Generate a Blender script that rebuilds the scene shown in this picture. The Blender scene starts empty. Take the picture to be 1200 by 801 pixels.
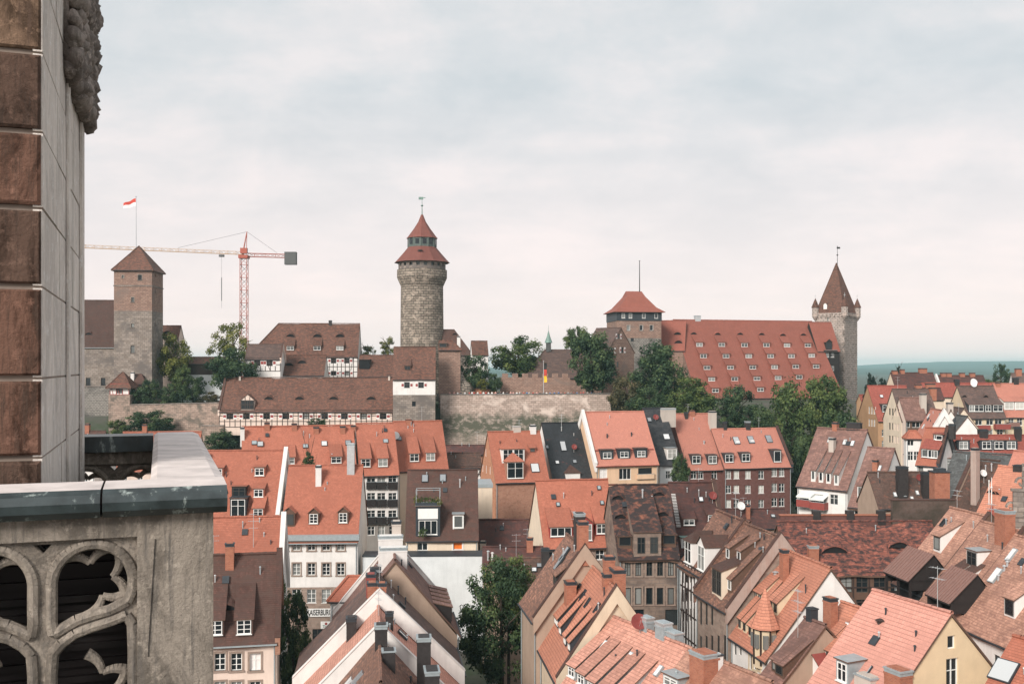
import bpy, bmesh, math, random
from mathutils import Vector as V, Matrix, noise
R = math.radians
sc = bpy.context.scene
COL = sc.collection
random.seed(7)

# ------------------------------------------------------------------ camera
# eye on a church tower gallery 38 m above the street, looking level along +Y
F, CX, HY, EYE = 1167.0, 600.0, 430.0, 38.0
cam_d = bpy.data.cameras.new('camera'); cam = bpy.data.objects.new('camera', cam_d); COL.objects.link(cam)
cam.location = (0, 0, EYE); cam.rotation_euler = (R(90), 0, 0)
cam_d.sensor_width = 36; cam_d.lens = 36*F/1200; cam_d.shift_y = (HY-400.5)/1200
cam_d.clip_start = .1; cam_d.clip_end = 20000
sc.camera = cam

# ------------------------------------------------------------------ light
SUN_EL, SUN_AZ = 31, 212          # azimuth clockwise from +Y: behind and to the left
w = bpy.data.worlds.new('World'); sc.world = w; w.use_nodes = True
nt = w.node_tree; nt.nodes.clear()
def N(t, ty, **kw):
    n = t.nodes.new(ty)
    for k, v in kw.items(): setattr(n, k, v)
    return n
sky = N(nt, 'ShaderNodeTexSky', sky_type='NISHITA'); sky.sun_disc = False
sky.sun_elevation = R(SUN_EL); sky.sun_rotation = R(SUN_AZ)
tc = N(nt, 'ShaderNodeTexCoord')
sep = N(nt, 'ShaderNodeSeparateXYZ'); nt.links.new(tc.outputs['Generated'], sep.inputs[0])
# project the direction on a cloud deck: (x, y) / (z + .13)
zz = N(nt, 'ShaderNodeMath', operation='MAXIMUM'); zz.inputs[1].default_value = 0; nt.links.new(sep.outputs[2], zz.inputs[0])
za = N(nt, 'ShaderNodeMath', operation='ADD'); za.inputs[1].default_value = .13; nt.links.new(zz.outputs[0], za.inputs[0])
dx = N(nt, 'ShaderNodeMath', operation='DIVIDE'); nt.links.new(sep.outputs[0], dx.inputs[0]); nt.links.new(za.outputs[0], dx.inputs[1])
dy = N(nt, 'ShaderNodeMath', operation='DIVIDE'); nt.links.new(sep.outputs[1], dy.inputs[0]); nt.links.new(za.outputs[0], dy.inputs[1])
cmb = N(nt, 'ShaderNodeCombineXYZ'); nt.links.new(dx.outputs[0], cmb.inputs[0]); nt.links.new(dy.outputs[0], cmb.inputs[1])
mp = N(nt, 'ShaderNodeMapping'); mp.inputs['Scale'].default_value = (.8, 1.1, 1); mp.inputs['Location'].default_value = (2.3, .7, 0); nt.links.new(cmb.outputs[0], mp.inputs[0])
nz = N(nt, 'ShaderNodeTexNoise'); nz.inputs['Scale'].default_value = 1.5; nz.inputs['Detail'].default_value = 8; nz.inputs['Roughness'].default_value = .55; nz.inputs['Distortion'].default_value = .2
nt.links.new(mp.outputs[0], nz.inputs['Vector'])
zb2 = N(nt, 'ShaderNodeMath', operation='ADD'); zb2.inputs[1].default_value = .42; nt.links.new(zz.outputs[0], zb2.inputs[0])
dx2 = N(nt, 'ShaderNodeMath', operation='DIVIDE'); nt.links.new(sep.outputs[0], dx2.inputs[0]); nt.links.new(zb2.outputs[0], dx2.inputs[1])
dy2 = N(nt, 'ShaderNodeMath', operation='DIVIDE'); nt.links.new(sep.outputs[1], dy2.inputs[0]); nt.links.new(zb2.outputs[0], dy2.inputs[1])
cm2 = N(nt, 'ShaderNodeCombineXYZ'); nt.links.new(dx2.outputs[0], cm2.inputs[0]); nt.links.new(dy2.outputs[0], cm2.inputs[1])
nz2 = N(nt, 'ShaderNodeTexNoise'); nz2.inputs['Scale'].default_value = 4.2; nz2.inputs['Detail'].default_value = 10; nz2.inputs['Roughness'].default_value = .62; nz2.inputs['Distortion'].default_value = .25
nt.links.new(cm2.outputs[0], nz2.inputs['Vector'])
nmx = N(nt, 'ShaderNodeMix', data_type='FLOAT'); nmx.inputs[0].default_value = .5; nt.links.new(nz.outputs['Fac'], nmx.inputs[2]); nt.links.new(nz2.outputs['Fac'], nmx.inputs[3])
cr = N(nt, 'ShaderNodeValToRGB'); nt.links.new(nmx.outputs[0], cr.inputs[0])
cr.color_ramp.elements[0].position = .39; cr.color_ramp.elements[0].color = (5.3, 5.7, 5.9, 1)
cr.color_ramp.elements[1].position = .61; cr.color_ramp.elements[1].color = (7.4, 7.05, 7.0, 1)
el = cr.color_ramp.elements.new(.5); el.color = (6.2, 6.35, 6.45, 1)
# towards the horizon the cloud deck thins to a pale rose band
hz = N(nt, 'ShaderNodeMapRange'); hz.inputs[1].default_value = 0; hz.inputs[2].default_value = .27; nt.links.new(sep.outputs[2], hz.inputs[0])
hm = N(nt, 'ShaderNodeMix', data_type='RGBA'); hm.inputs[6].default_value = (9.6, 8.0, 7.6, 1)
hp = N(nt, 'ShaderNodeMapRange'); hp.inputs[1].default_value = 0; hp.inputs[2].default_value = 1; hp.inputs[3].default_value = .12; hp.inputs[4].default_value = 1
nt.links.new(hz.outputs[0], hp.inputs[0])
nt.links.new(hp.outputs[0], hm.inputs[0]); nt.links.new(cr.outputs[0], hm.inputs[7])
mixs = N(nt, 'ShaderNodeMix', data_type='RGBA'); mixs.inputs[0].default_value = .93
nt.links.new(sky.outputs[0], mixs.inputs[6]); nt.links.new(hm.outputs[2], mixs.inputs[7])
bg = N(nt, 'ShaderNodeBackground'); bg.inputs[1].default_value = .115
nt.links.new(mixs.outputs[2], bg.inputs[0])
wo = N(nt, 'ShaderNodeOutputWorld'); nt.links.new(bg.outputs[0], wo.inputs[0])
sd = bpy.data.lights.new('sun', 'SUN'); sd.energy = 4.0; sd.angle = R(20); sd.color = (1, .93, .85)
so = bpy.data.objects.new('sun', sd); COL.objects.link(so)
az, elv = R(SUN_AZ), R(SUN_EL)
sv = V((math.sin(az)*math.cos(elv), math.cos(az)*math.cos(elv), math.sin(elv)))
so.rotation_euler = sv.to_track_quat('Z', 'Y').to_euler(); so.location = (0, 0, 200)
sc.view_settings.view_transform = 'Standard'; sc.view_settings.look = 'None'
sc.view_settings.exposure = .1; sc.view_settings.gamma = 1; sc.view_settings.use_curve_mapping = False
sc.render.engine = 'CYCLES'; sc.cycles.max_bounces = 5; sc.cycles.diffuse_bounces = 3; sc.cycles.glossy_bounces = 2
sc.cycles.transparent_max_bounces = 6; sc.cycles.volume_bounces = 0

def at(px, py, Y):
    "world point seen at photo pixel (px, py) at depth Y metres"
    return V(((px-CX)/F*Y, Y, EYE-(py-HY)/F*Y))
def ray(px, py): return V(((px-CX)/F, 1, -(py-HY)/F))
def hit(px, py, p, nrm):
    d = ray(px, py); o = V((0, 0, EYE)); k = (p-o).dot(nrm)/d.dot(nrm)
    return o+d*k

# ------------------------------------------------------------------ materials
def newmat(name):
    m = bpy.data.materials.new(name); m.use_nodes = True
    t = m.node_tree; b = t.nodes['Principled BSDF']
    return m, t, b
def mixc(t, a, b, fac, blend='MIX'):
    n = N(t, 'ShaderNodeMix', data_type='RGBA', blend_type=blend)
    for i, x in ((6, a), (7, b)):
        if isinstance(x, tuple): n.inputs[i].default_value = (*x[:3], 1)
        else: t.links.new(x, n.inputs[i])
    if isinstance(fac, (int, float)): n.inputs[0].default_value = fac
    else: t.links.new(fac, n.inputs[0])
    return n.outputs[2]
def noi(t, vec, scale, detail=4, rough=.55, dist=0):
    n = N(t, 'ShaderNodeTexNoise'); n.inputs['Scale'].default_value = scale; n.inputs['Detail'].default_value = detail
    n.inputs['Roughness'].default_value = rough; n.inputs['Distortion'].default_value = dist
    if vec: t.links.new(vec, n.inputs['Vector'])
    return n.outputs['Fac']
def ramp(t, fac, a, b):
    n = N(t, 'ShaderNodeMapRange'); n.inputs[1].default_value = a; n.inputs[2].default_value = b
    t.links.new(fac, n.inputs[0]); return n.outputs[0]
def bump(t, b, h, s, d):
    n = N(t, 'ShaderNodeBump'); n.inputs['Strength'].default_value = s; n.inputs['Distance'].default_value = d
    t.links.new(h, n.inputs['Height']); t.links.new(n.outputs[0], b.inputs['Normal'])
def objrnd(t): return N(t, 'ShaderNodeObjectInfo').outputs['Random']
def wpos(t): return N(t, 'ShaderNodeNewGeometry').outputs['Position']
def uvs(t, sx=1, sy=1):
    u = N(t, 'ShaderNodeUVMap'); u.uv_map = 'UV'
    m = N(t, 'ShaderNodeMapping'); m.inputs['Scale'].default_value = (sx, sy, 1); t.links.new(u.outputs[0], m.inputs[0])
    return m.outputs[0]
def mul(c, k): return tuple(min(1, x*k) for x in c)

def tile(name, col, old=None, oldamt=.5, oldscale=.35, row=.2, wid=.22, rough=.8, bstr=.5, streak=.0, var=.22, mt=None):
    """rows of plain tiles laid in the roof's own UV metres; every tile its own tone, weathered in patches"""
    m, t, b = newmat(name); q = mt if mt is not None else (1 if old else .45)
    br = N(t, 'ShaderNodeTexBrick'); br.inputs['Scale'].default_value = 1
    br.inputs['Brick Width'].default_value = wid; br.inputs['Row Height'].default_value = row
    br.inputs['Mortar Size'].default_value = row*.02; br.inputs['Mortar Smooth'].default_value = .3; br.inputs['Bias'].default_value = 0
    br.inputs['Color1'].default_value = (*mul(col, 1-var), 1); br.inputs['Color2'].default_value = (*mul(col, 1+var), 1)
    br.inputs['Mortar'].default_value = (*mul(col, .38), 1)
    u = uvs(t); t.links.new(u, br.inputs['Vector'])
    c = br.outputs['Color']
    p = wpos(t)
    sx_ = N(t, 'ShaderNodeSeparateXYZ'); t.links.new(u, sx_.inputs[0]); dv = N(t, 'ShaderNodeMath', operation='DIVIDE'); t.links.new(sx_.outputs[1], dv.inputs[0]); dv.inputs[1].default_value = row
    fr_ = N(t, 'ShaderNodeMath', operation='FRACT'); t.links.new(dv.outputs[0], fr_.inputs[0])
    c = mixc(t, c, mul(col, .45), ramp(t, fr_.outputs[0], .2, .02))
    c = mixc(t, c, mul(col, 1-.45*q), ramp(t, noi(t, p, .25, 7, .68), .47, .68))
    c = mixc(t, c, mul(col, 1+.3*q), ramp(t, noi(t, p, 1.3, 6, .7), .54, .74)); c = mixc(t, c, mul(col, 1-.4*q), ramp(t, noi(t, uvs(t, 1.6, 2.6), 1.1, 5, .75), .56, .72))
    us = uvs(t, 2.2, .22)
    c = mixc(t, c, mul(col, 1-.45*q), ramp(t, noi(t, us, 1, 5, .65), .52, .78))
    if old:
        us2 = uvs(t, 1, 1.8)
        c = mixc(t, c, old, ramp(t, noi(t, us2, oldscale*2.2, 7, .68, .4), .5-oldamt*.22, .62-oldamt*.22+.06))
    hs = N(t, 'ShaderNodeHueSaturation'); t.links.new(c, hs.inputs['Color'])
    vr = N(t, 'ShaderNodeMapRange'); vr.inputs[3].default_value = .88; vr.inputs[4].default_value = 1.12; t.links.new(objrnd(t), vr.inputs[0]); t.links.new(vr.outputs[0], hs.inputs['Value'])
    t.links.new(hs.outputs[0], b.inputs['Base Color']); b.inputs['Roughness'].default_value = rough
    b.inputs['Specular IOR Level'].default_value = .3
    bump(t, b, fr_.outputs[0], bstr, -.05)
    return m
def plaster(name, col, dirt=.5, dcol=None, scale=.5):
    m, t, b = newmat(name)
    u = uvs(t); us = uvs(t, 1.3, .16)
    dcol = dcol or mul(col, .62)
    c = mixc(t, col, mul(col, .86), ramp(t, noi(t, u, scale, 5, .6), .35, .7))
    c = mixc(t, c, dcol, N(t, 'ShaderNodeMath', operation='MULTIPLY').outputs[0])
    mm = c.node.inputs[0].links[0].from_node; mm.inputs[1].default_value = dirt
    t.links.new(ramp(t, noi(t, us, 1, 6, .65), .48, .8), mm.inputs[0])
    t.links.new(c, b.inputs['Base Color']); b.inputs['Roughness'].default_value = .9; b.inputs['Specular IOR Level'].default_value = .2
    bump(t, b, noi(t, u, 9, 3), .12, .02)
    return m
def stone(name, c1, c2, mort, wid=.8, row=.36, stain=None, samt=.4, sscale=.18, mort_size=.04, green=None):
    m, t, b = newmat(name)
    u = uvs(t)
    br = N(t, 'ShaderNodeTexBrick'); br.inputs['Scale'].default_value = 1
    br.inputs['Brick Width'].default_value = wid; br.inputs['Row Height'].default_value = row
    br.inputs['Mortar Size'].default_value = mort_size; br.inputs['Mortar Smooth'].default_value = .4; br.inputs['Bias'].default_value = -.1
    br.inputs['Color1'].default_value = (*c1, 1); br.inputs['Color2'].default_value = (*c2, 1); br.inputs['Mortar'].default_value = (*mort, 1)
    wn = N(t, 'ShaderNodeTexNoise'); wn.inputs['Scale'].default_value = 1.6; t.links.new(u, wn.inputs['Vector'])
    vm = N(t, 'ShaderNodeVectorMath', operation='MULTIPLY_ADD'); t.links.new(wn.outputs['Color'], vm.inputs[0]); vm.inputs[1].default_value = (.09, .09, 0); t.links.new(u, vm.inputs[2])
    t.links.new(vm.outputs[0], br.inputs['Vector'])
    c = br.outputs['Color']
    c = mixc(t, c, mul(c1, .5), ramp(t, noi(t, u, 1.5, 5, .65), .5, .8))
    c = mixc(t, c, mul(c2, 1.3), ramp(t, noi(t, u, 2.6, 4, .6), .56, .8))
    if stain: c = mixc(t, c, stain, ramp(t, noi(t, uvs(t, 1, 1.3), sscale, 7, .65, .5), .56-samt*.25, .68-samt*.2))
    if green: c = mixc(t, c, green, ramp(t, noi(t, uvs(t, .5, 1.2), .16, 8, .7, 1), .56, .62))
    t.links.new(c, b.inputs['Base Color']); b.inputs['Roughness'].default_value = .92; b.inputs['Specular IOR Level'].default_value = .15
    bump(t, b, c, .6, .04)
    return m
def plain(name, col, rough=.6, metal=0, var=.12, nscale=3):
    m, t, b = newmat(name)
    c = mixc(t, mul(col, 1-var), mul(col, 1+var), ramp(t, noi(t, wpos(t), nscale, 5, .6), .3, .7))
    t.links.new(c, b.inputs['Base Color']); b.inputs['Roughness'].default_value = rough; b.inputs['Metallic'].default_value = metal
    b.inputs['Specular IOR Level'].default_value = .35
    return m
def glass(name, dark, pale, amt):
    m, t, b = newmat(name)
    c = mixc(t, dark, pale, ramp(t, objrnd(t), 1-amt-.05, 1-amt+.25))
    t.links.new(c, b.inputs['Base Color']); b.inputs['Roughness'].default_value = .12; b.inputs['Specular IOR Level'].default_value = .5
    return m
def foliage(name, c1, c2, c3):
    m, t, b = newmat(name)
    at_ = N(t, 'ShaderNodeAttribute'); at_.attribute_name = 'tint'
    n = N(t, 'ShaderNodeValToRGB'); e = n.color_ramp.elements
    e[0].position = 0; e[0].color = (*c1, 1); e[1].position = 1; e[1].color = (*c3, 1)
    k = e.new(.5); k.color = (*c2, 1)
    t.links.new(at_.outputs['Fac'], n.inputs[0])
    t.links.new(n.outputs[0], b.inputs['Base Color']); b.inputs['Roughness'].default_value = .6; b.inputs['Specular IOR Level'].default_value = .25
    tr = N(t, 'ShaderNodeBsdfTranslucent'); t.links.new(n.outputs[0], tr.inputs[0])
    mx = N(t, 'ShaderNodeMixShader'); mx.inputs[0].default_value = .25
    t.links.new(b.outputs[0], mx.inputs[1]); t.links.new(tr.outputs[0], mx.inputs[2]); t.links.new(mx.outputs[0], t.nodes['Material Output'].inputs[0])
    return m

OR, DK = (.46, .135, .075), (.075, .045, .037)
M = dict(
 orange=tile('orange_tile', (.38, .135, .088), var=.14), peach=tile('peach_tile', (.5, .215, .145), row=.26, var=.12, bstr=.8),
 pink=tile('pink_tile', (.47, .195, .145), row=.22, var=.08, mt=.3), pinktile=tile('large_pink_tile', (.56, .27, .215), row=.3, wid=.24, bstr=.5, var=.06), dustpink=tile('dusty_pink_tile', (.5, .25, .19), row=.28, bstr=.7),
 tower_red=tile('tower_red_tile', (.19, .07, .056), var=.1),
 red=tile('red_tile', (.3, .085, .065)), castle_red=tile('castle_red_tile', (.27, .092, .067), var=.1),
 brown=tile('brown_tile', (.1, .05, .04), DK, .4), darkred=tile('dark_red_tile', (.12, .05, .042), (.06, .035, .033), .4),
 castle_brown=tile('castle_brown_tile', (.115, .062, .047), (.2, .085, .058), .1, .5), tan=tile('tan_tile', (.45, .245, .18), (.25, .13, .1), .05, row=.24),
 tanold=tile('weathered_tan_tile', (.32, .165, .115), (.13, .075, .06), .45, .8, row=.26), greybrown=tile('grey_brown_tile', (.15, .095, .08), (.085, .06, .055), .4),
 mottled=tile('mottled_tile', (.24, .095, .062), (.035, .026, .026), .75, .35), wavy=tile('mossy_red_tile', (.3, .105, .075), (.045, .03, .03), .42, .6, row=.28),
 slate=tile('slate', (.028, .031, .036), (.05, .05, .053), .3, row=.25, rough=.6), slatered=tile('patched_slate', (.028, .031, .036), (.24, .075, .05), -.45, .25, row=.25, rough=.6),
 greyslate=tile('grey_slate', (.11, .115, .115), (.06, .06, .06), .3, row=.25), darkbrown=tile('dark_brown_tile', (.1, .062, .05), (.2, .075, .05), -.15, .5),
 brownpink=tile('dusty_brown_tile', (.25, .14, .115), (.14, .08, .07), .2, row=.3),
 white=plaster('white_plaster', (.79, .765, .74)), cream=plaster('cream_plaster', (.75, .63, .5)), pinkcream=plaster('pink_cream_plaster', (.74, .6, .52)),
 peachw=plaster('peach_plaster', (.72, .5, .34)), apricot=plaster('apricot_plaster', (.74, .57, .38), .15), ochre=plaster('ochre_plaster', (.46, .28, .165)),
 yellow=plaster('yellow_plaster', (.68, .56, .4)), coolwhite=plaster('cool_white_plaster', (.7, .73, .74), .6, (.5, .53, .54)), tanwall=plaster('tan_plaster', (.43, .32, .25), .5),
 creamold=plaster('weathered_cream_plaster', (.66, .54, .41), .6, (.36, .26, .19)), grey=plaster('grey_plaster', (.3, .28, .26), .4), greyred=plaster('patched_plaster', (.42, .33, .29), .8, (.3, .13, .09), 1.2),
 brick=stone('brick', (.38, .2, .14), (.3, .14, .095), (.36, .24, .18), .26, .085, mort_size=.012), orangebrick=stone('orange_brick', (.5, .24, .15), (.42, .18, .1), (.42, .26, .18), .26, .085, mort_size=.012),
 darkbrick=stone('dark_brick', (.15, .07, .06), (.12, .05, .045), (.17, .1, .09), .26, .085, mort_size=.012), sandstone=stone('sandstone', (.34, .26, .215), (.25, .18, .15), (.3, .24, .2), .9, .4),
 stone=stone('brown_sandstone', (.28, .21, .17), (.2, .145, .12), (.2, .16, .14), .9, .42, (.1, .085, .08), .3), oldbrick=stone('old_brick', (.13, .09, .07), (.1, .06, .045), (.12, .09, .08), .3, .1, (.06, .05, .04), .5),
 castle=stone('castle_stone', (.34, .29, .255), (.2, .165, .14), (.1, .085, .075), 1.1, .55, (.15, .13, .12), .35), castle_dark=stone('dark_castle_stone', (.2, .185, .17), (.13, .12, .11), (.36, .33, .3), .8, .45, (.08, .075, .07), .2, mort_size=.05),
 castle_pink=stone('rose_castle_stone', (.33, .22, .175), (.23, .145, .115), (.14, .1, .085), .9, .42, (.2, .15, .13), .1), castle_wall=stone('rampart_stone', (.42, .315, .26), (.27, .2, .165), (.16, .125, .105), 1.1, .5, (.14, .12, .1), .3, .3),
 sinwell=stone('round_tower_stone', (.3, .255, .21), (.17, .14, .115), (.05, .045, .04), 1.5, .72, (.42, .35, .29), .12, .4, .1), keep=stone('lookout_stone', (.47, .4, .36), (.31, .26, .23), (.08, .07, .065), 1.2, .62, (.46, .37, .32), .1, .5, .07),
 timber=plain('dark_timber', (.045, .03, .026), .8), redtimber=plain('red_timber', (.28, .05, .045), .7), darkwood=plain('black_stained_wood', (.022, .018, .018), .7),
 browntimber=plain('brown_timber', (.12, .07, .05), .8), frame=plain('white_window_frame', (.78, .78, .76), .5, 0, .05), dframe=plain('dark_window_frame', (.06, .055, .05), .6),
 pane=glass('window_pane', (.014, .019, .023), (.26, .27, .26), .35), pane2=glass('curtained_pane', (.05, .06, .065), (.55, .54, .5), .6), dark=plain('dark_opening', (.012, .012, .014), .9),
 zinc=plain('zinc_sheet', (.36, .41, .43), .45, .3), lead=plain('dark_lead', (.035, .042, .05), .5), ribbed=plain('brown_sheet_metal', (.22, .125, .105), .5),
 skylight=glass('skylight_pane', (.25, .27, .29), (.6, .62, .63), .5), shutter=plain('white_shutter', (.75, .72, .7), .7), dish=plain('grey_white_dish', (.7, .7, .69), .5), reddish=plain('red_brown_dish', (.2, .04, .035), .5),
 copper=plain('green_copper', (.16, .25, .22), .6, 0, .3), lantern=plain('dark_lantern_boards', (.1, .125, .115), .7, 0, .4), steel=plain('bright_steel', (.6, .62, .63), .35, .6), cranered=plain('crane_red', (.36, .085, .055), .5), craneyellow=plain('crane_yellow', (.5, .3, .14), .5),
 concrete=plain('counterweight_concrete', (.1, .1, .1), .8), orangeblind=plain('orange_blind', (.7, .16, .02), .6), awning=plain('pale_awning', (.7, .72, .7), .7), redpanel=plain('red_balcony_panel', (.26, .06, .05), .6),
 bark=plain('bark', (.07, .052, .04), .9), asphalt=plain('asphalt', (.05, .05, .05), .9), ivy=plain('terrace_gravel', (.3, .26, .22), .9),
 chim=stone('chimney_brick', (.4, .15, .09), (.3, .1, .065), (.32, .2, .15), .25, .085, mort_size=.012), chimdark=plain('dark_sheet_chimney', (.035, .03, .03), .6, 0, .25), chimpale=plaster('rendered_chimney', (.52, .46, .41), .6), chimwhite=plaster('white_chimney', (.72, .7, .68), .5),
 leafd=foliage('dark_leaves', (.011, .029, .017), (.042, .078, .036), (.12, .165, .062)), leafm=foliage('green_leaves', (.018, .04, .016), (.072, .112, .035), (.18, .215, .065)),
 leafy=foliage('yellow_green_leaves', (.06, .075, .02), (.14, .155, .035), (.26, .25, .06)), leafb=foliage('brownish_leaves', (.03, .035, .018), (.08, .075, .035), (.15, .12, .06)), needle=foliage('needles', (.006, .016, .014), (.012, .03, .024), (.025, .05, .035)),
)
# ------------------------------------------------------------------ mesh helper
class MB:
    def __init__(s): s.v = []; s.f = []; s.m = []; s.u = []
    def face(s, pts, mat=0, uv=None):
        i = len(s.v); s.v += [tuple(p) for p in pts]; s.f.append(tuple(range(i, i+len(pts)))); s.m.append(mat); s.u.append(uv)
    def box(s, x0, x1, y0, y1, z0, z1, mat=0, skip=''):
        p = [(x, y, z) for z in (z0, z1) for y in (y0, y1) for x in (x0, x1)]
        for k, q in (('b', (0, 2, 3, 1)), ('t', (4, 5, 7, 6)), ('f', (0, 1, 5, 4)), ('k', (2, 6, 7, 3)), ('l', (0, 4, 6, 2)), ('r', (1, 3, 7, 5))):
            if k not in skip: s.face([p[i] for i in q], mat)
    def beam(s, p, q, w, d=None, mat=0, side=None):
        p, q = V(p), V(q); a = (q-p).normalized(); d = d or w
        x = side or (V((0, 0, 1)) if abs(a.z) < .9 else V((1, 0, 0)))
        x = (x-a*x.dot(a)).normalized(); y = a.cross(x)
        c = [x*sx*w/2+y*sy*d/2 for sx, sy in ((-1, -1), (1, -1), (1, 1), (-1, 1))]
        lo = [p+k for k in c]; hi = [q+k for k in c]
        for i in range(4): s.face([lo[i], lo[(i+1) % 4], hi[(i+1) % 4], hi[i]], mat)
        s.face(lo[::-1], mat); s.face(hi, mat)
    def tube(s, p, q, r0, r1=None, n=8, mat=0, caps=True):
        p, q = V(p), V(q); a = (q-p).normalized(); r1 = r0 if r1 is None else r1
        x = (V((0, 0, 1)) if abs(a.z) < .9 else V((1, 0, 0))).cross(a).normalized(); y = a.cross(x)
        A = [p+(x*math.cos(k*2*math.pi/n)+y*math.sin(k*2*math.pi/n))*r0 for k in range(n)]
        B = [q+(x*math.cos(k*2*math.pi/n)+y*math.sin(k*2*math.pi/n))*r1 for k in range(n)]
        for i in range(n): s.face([A[i], A[(i+1) % n], B[(i+1) % n], B[i]], mat)
        if caps: s.face(A[::-1], mat); s.face(B, mat)
    def lathe(s, prof, n=24, mat=0, cx=0, cy=0, ph=0):
        for (r0, z0), (r1, z1) in zip(prof, prof[1:]):
            for i in range(n):
                a, b = ph+i*2*math.pi/n, ph+(i+1)*2*math.pi/n
                P = lambda r, t, z: (cx+r*math.cos(t), cy+r*math.sin(t), z)
                rm = max(r0, r1); uv = [(a*rm, z0), (b*rm, z0), (b*rm, z1), (a*rm, z1)]
                if r1 < 1e-4: s.face([P(r0, a, z0), P(r0, b, z0), P(0, 0, z1)], mat, uv[:3])
                elif r0 < 1e-4: s.face([P(0, 0, z0), P(r1, b, z1), P(r1, a, z1)], mat, uv[:3])
                else: s.face([P(r0, a, z0), P(r0, b, z0), P(r1, b, z1), P(r1, a, z1)], mat, uv)
    def mesh(s, name, mats, smooth=False, merge=False):
        me = bpy.data.meshes.new(name); me.from_pydata(s.v, [], s.f)
        for k in mats: me.materials.append(M[k] if isinstance(k, str) else k)
        me.polygons.foreach_set('material_index', s.m)
        ul = me.uv_layers.new(name='UV'); vals = []
        for f, uv in zip(s.f, s.u):
            if uv is None:
                P = [V(s.v[i]) for i in f]
                n = V((0, 0, 0))
                for i in range(len(P)): n += P[i].cross(P[(i+1) % len(P)])
                n = n.normalized() if n.length > 1e-9 else V((0, 0, 1))
                if abs(n.z) > .97: tx, ty = V((1, 0, 0)), V((0, 1, 0))
                else: tx = V((0, 0, 1)).cross(n).normalized(); ty = n.cross(tx)
                uv = [(p.dot(tx), p.dot(ty)) for p in P]
            for q in uv: vals += q
        ul.data.foreach_set('uv', vals)
        if merge:
            bm = bmesh.new(); bm.from_mesh(me); bmesh.ops.remove_doubles(bm, verts=bm.verts, dist=.002); bm.to_mesh(me); bm.free()
        if smooth: me.polygons.foreach_set('use_smooth', [True]*len(me.polygons))
        me.update(); return me
    def build(s, name, mats, parent=None, smooth=False, merge=False, loc=None, rz=0):
        return link(name, s.mesh(name, mats, smooth, merge), parent, loc, rz)
def link(name, data, parent=None, loc=None, rz=0):
    o = bpy.data.objects.new(name, data); COL.objects.link(o)
    if parent: o.parent = parent
    if loc is not None: o.location = loc
    if rz: o.rotation_euler = (0, 0, rz)
    return o
def tag(o, label, cat, group=None, kind=None):
    if label: o['label'] = label
    if cat: o['category'] = cat
    if group: o['group'] = group
    if kind: o['kind'] = kind
    return o
def copy_tree(o, parent=None):
    c = o.copy(); COL.objects.link(c)
    if parent: c.parent = parent
    for ch in o.children: copy_tree(ch, c)
    return c
def clip(poly, a, b, c):
    "keep the part of a 2D polygon where a*x+b*y<=c"
    out = []
    for i in range(len(poly)):
        p, q = poly[i], poly[(i+1) % len(poly)]
        dp, dq = a*p[0]+b*p[1]-c, a*q[0]+b*q[1]-c
        if dp <= 1e-9: out.append(p)
        if (dp < -1e-9 and dq > 1e-9) or (dp > 1e-9 and dq < -1e-9):
            k = dp/(dp-dq); out.append((p[0]+(q[0]-p[0])*k, p[1]+(q[1]-p[1])*k))
    return out
def clip_convex(cell, poly):
    # poly counter-clockwise
    for i in range(len(poly)):
        (x0, y0), (x1, y1) = poly[i], poly[(i+1) % len(poly)]
        a, b = (y1-y0), -(x1-x0)
        cell = clip(cell, a, b, a*x0+b*y0)
        if len(cell) < 3: return []
    return cell
def panel(mb, poly, holes, fn, bands=(), depth=.14, mat=0):
    """flat wall: convex 2D outline (u, v) with rectangular openings and their reveals; fn(u, v, d) -> 3D, d inward"""
    us = sorted({p[0] for p in poly} | {h[0] for h in holes} | {h[2] for h in holes})
    vs = sorted({p[1] for p in poly} | {h[1] for h in holes} | {h[3] for h in holes} | {b[0] for b in bands})
    u0, u1, v0, v1 = min(p[0] for p in poly), max(p[0] for p in poly), min(p[1] for p in poly), max(p[1] for p in poly)
    us = [u for u in us if u0 <= u <= u1]; vs = [v for v in vs if v0 <= v <= v1]
    for i in range(len(us)-1):
        for j in range(len(vs)-1):
            cu, cv = (us[i]+us[i+1])/2, (vs[j]+vs[j+1])/2
            if us[i+1]-us[i] < 1e-6 or vs[j+1]-vs[j] < 1e-6: continue
            if any(h[0] < cu < h[2] and h[1] < cv < h[3] for h in holes): continue
            c = clip_convex([(us[i], vs[j]), (us[i+1], vs[j]), (us[i+1], vs[j+1]), (us[i], vs[j+1])], poly)
            if len(c) < 3: continue
            mi = mat
            for zb, k in bands:
                if cv < zb: mi = k
            mb.face([fn(u, v, 0) for u, v in c], mi, c)
    for a, b, c, d in holes:
        for p, q in (((a, b), (c, b)), ((c, b), (c, d)), ((c, d), (a, d)), ((a, d), (a, b))):
            mb.face([fn(*p, 0), fn(*q, 0), fn(*q, depth), fn(*p, depth)], mat)
# ------------------------------------------------------------------ terrain
def sm(a, b, x): x = max(0, min(1, (x-a)/(b-a))); return x*x*(3-2*x)
def ground(x, y):
    z = 9*sm(110, 250, y)
    z += 12*sm(45, 115, x)*sm(105, 230, y)
    if y > 200 and x < 150: z = max(z, 9 + (28-9)*sm(257, 268, y)*sm(150, 105, x)*sm(-330, -220, x) if y < 420 else z)
    z = z*(1-sm(420, 900, y)) + 14*sm(420, 900, y)
    return z
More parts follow.
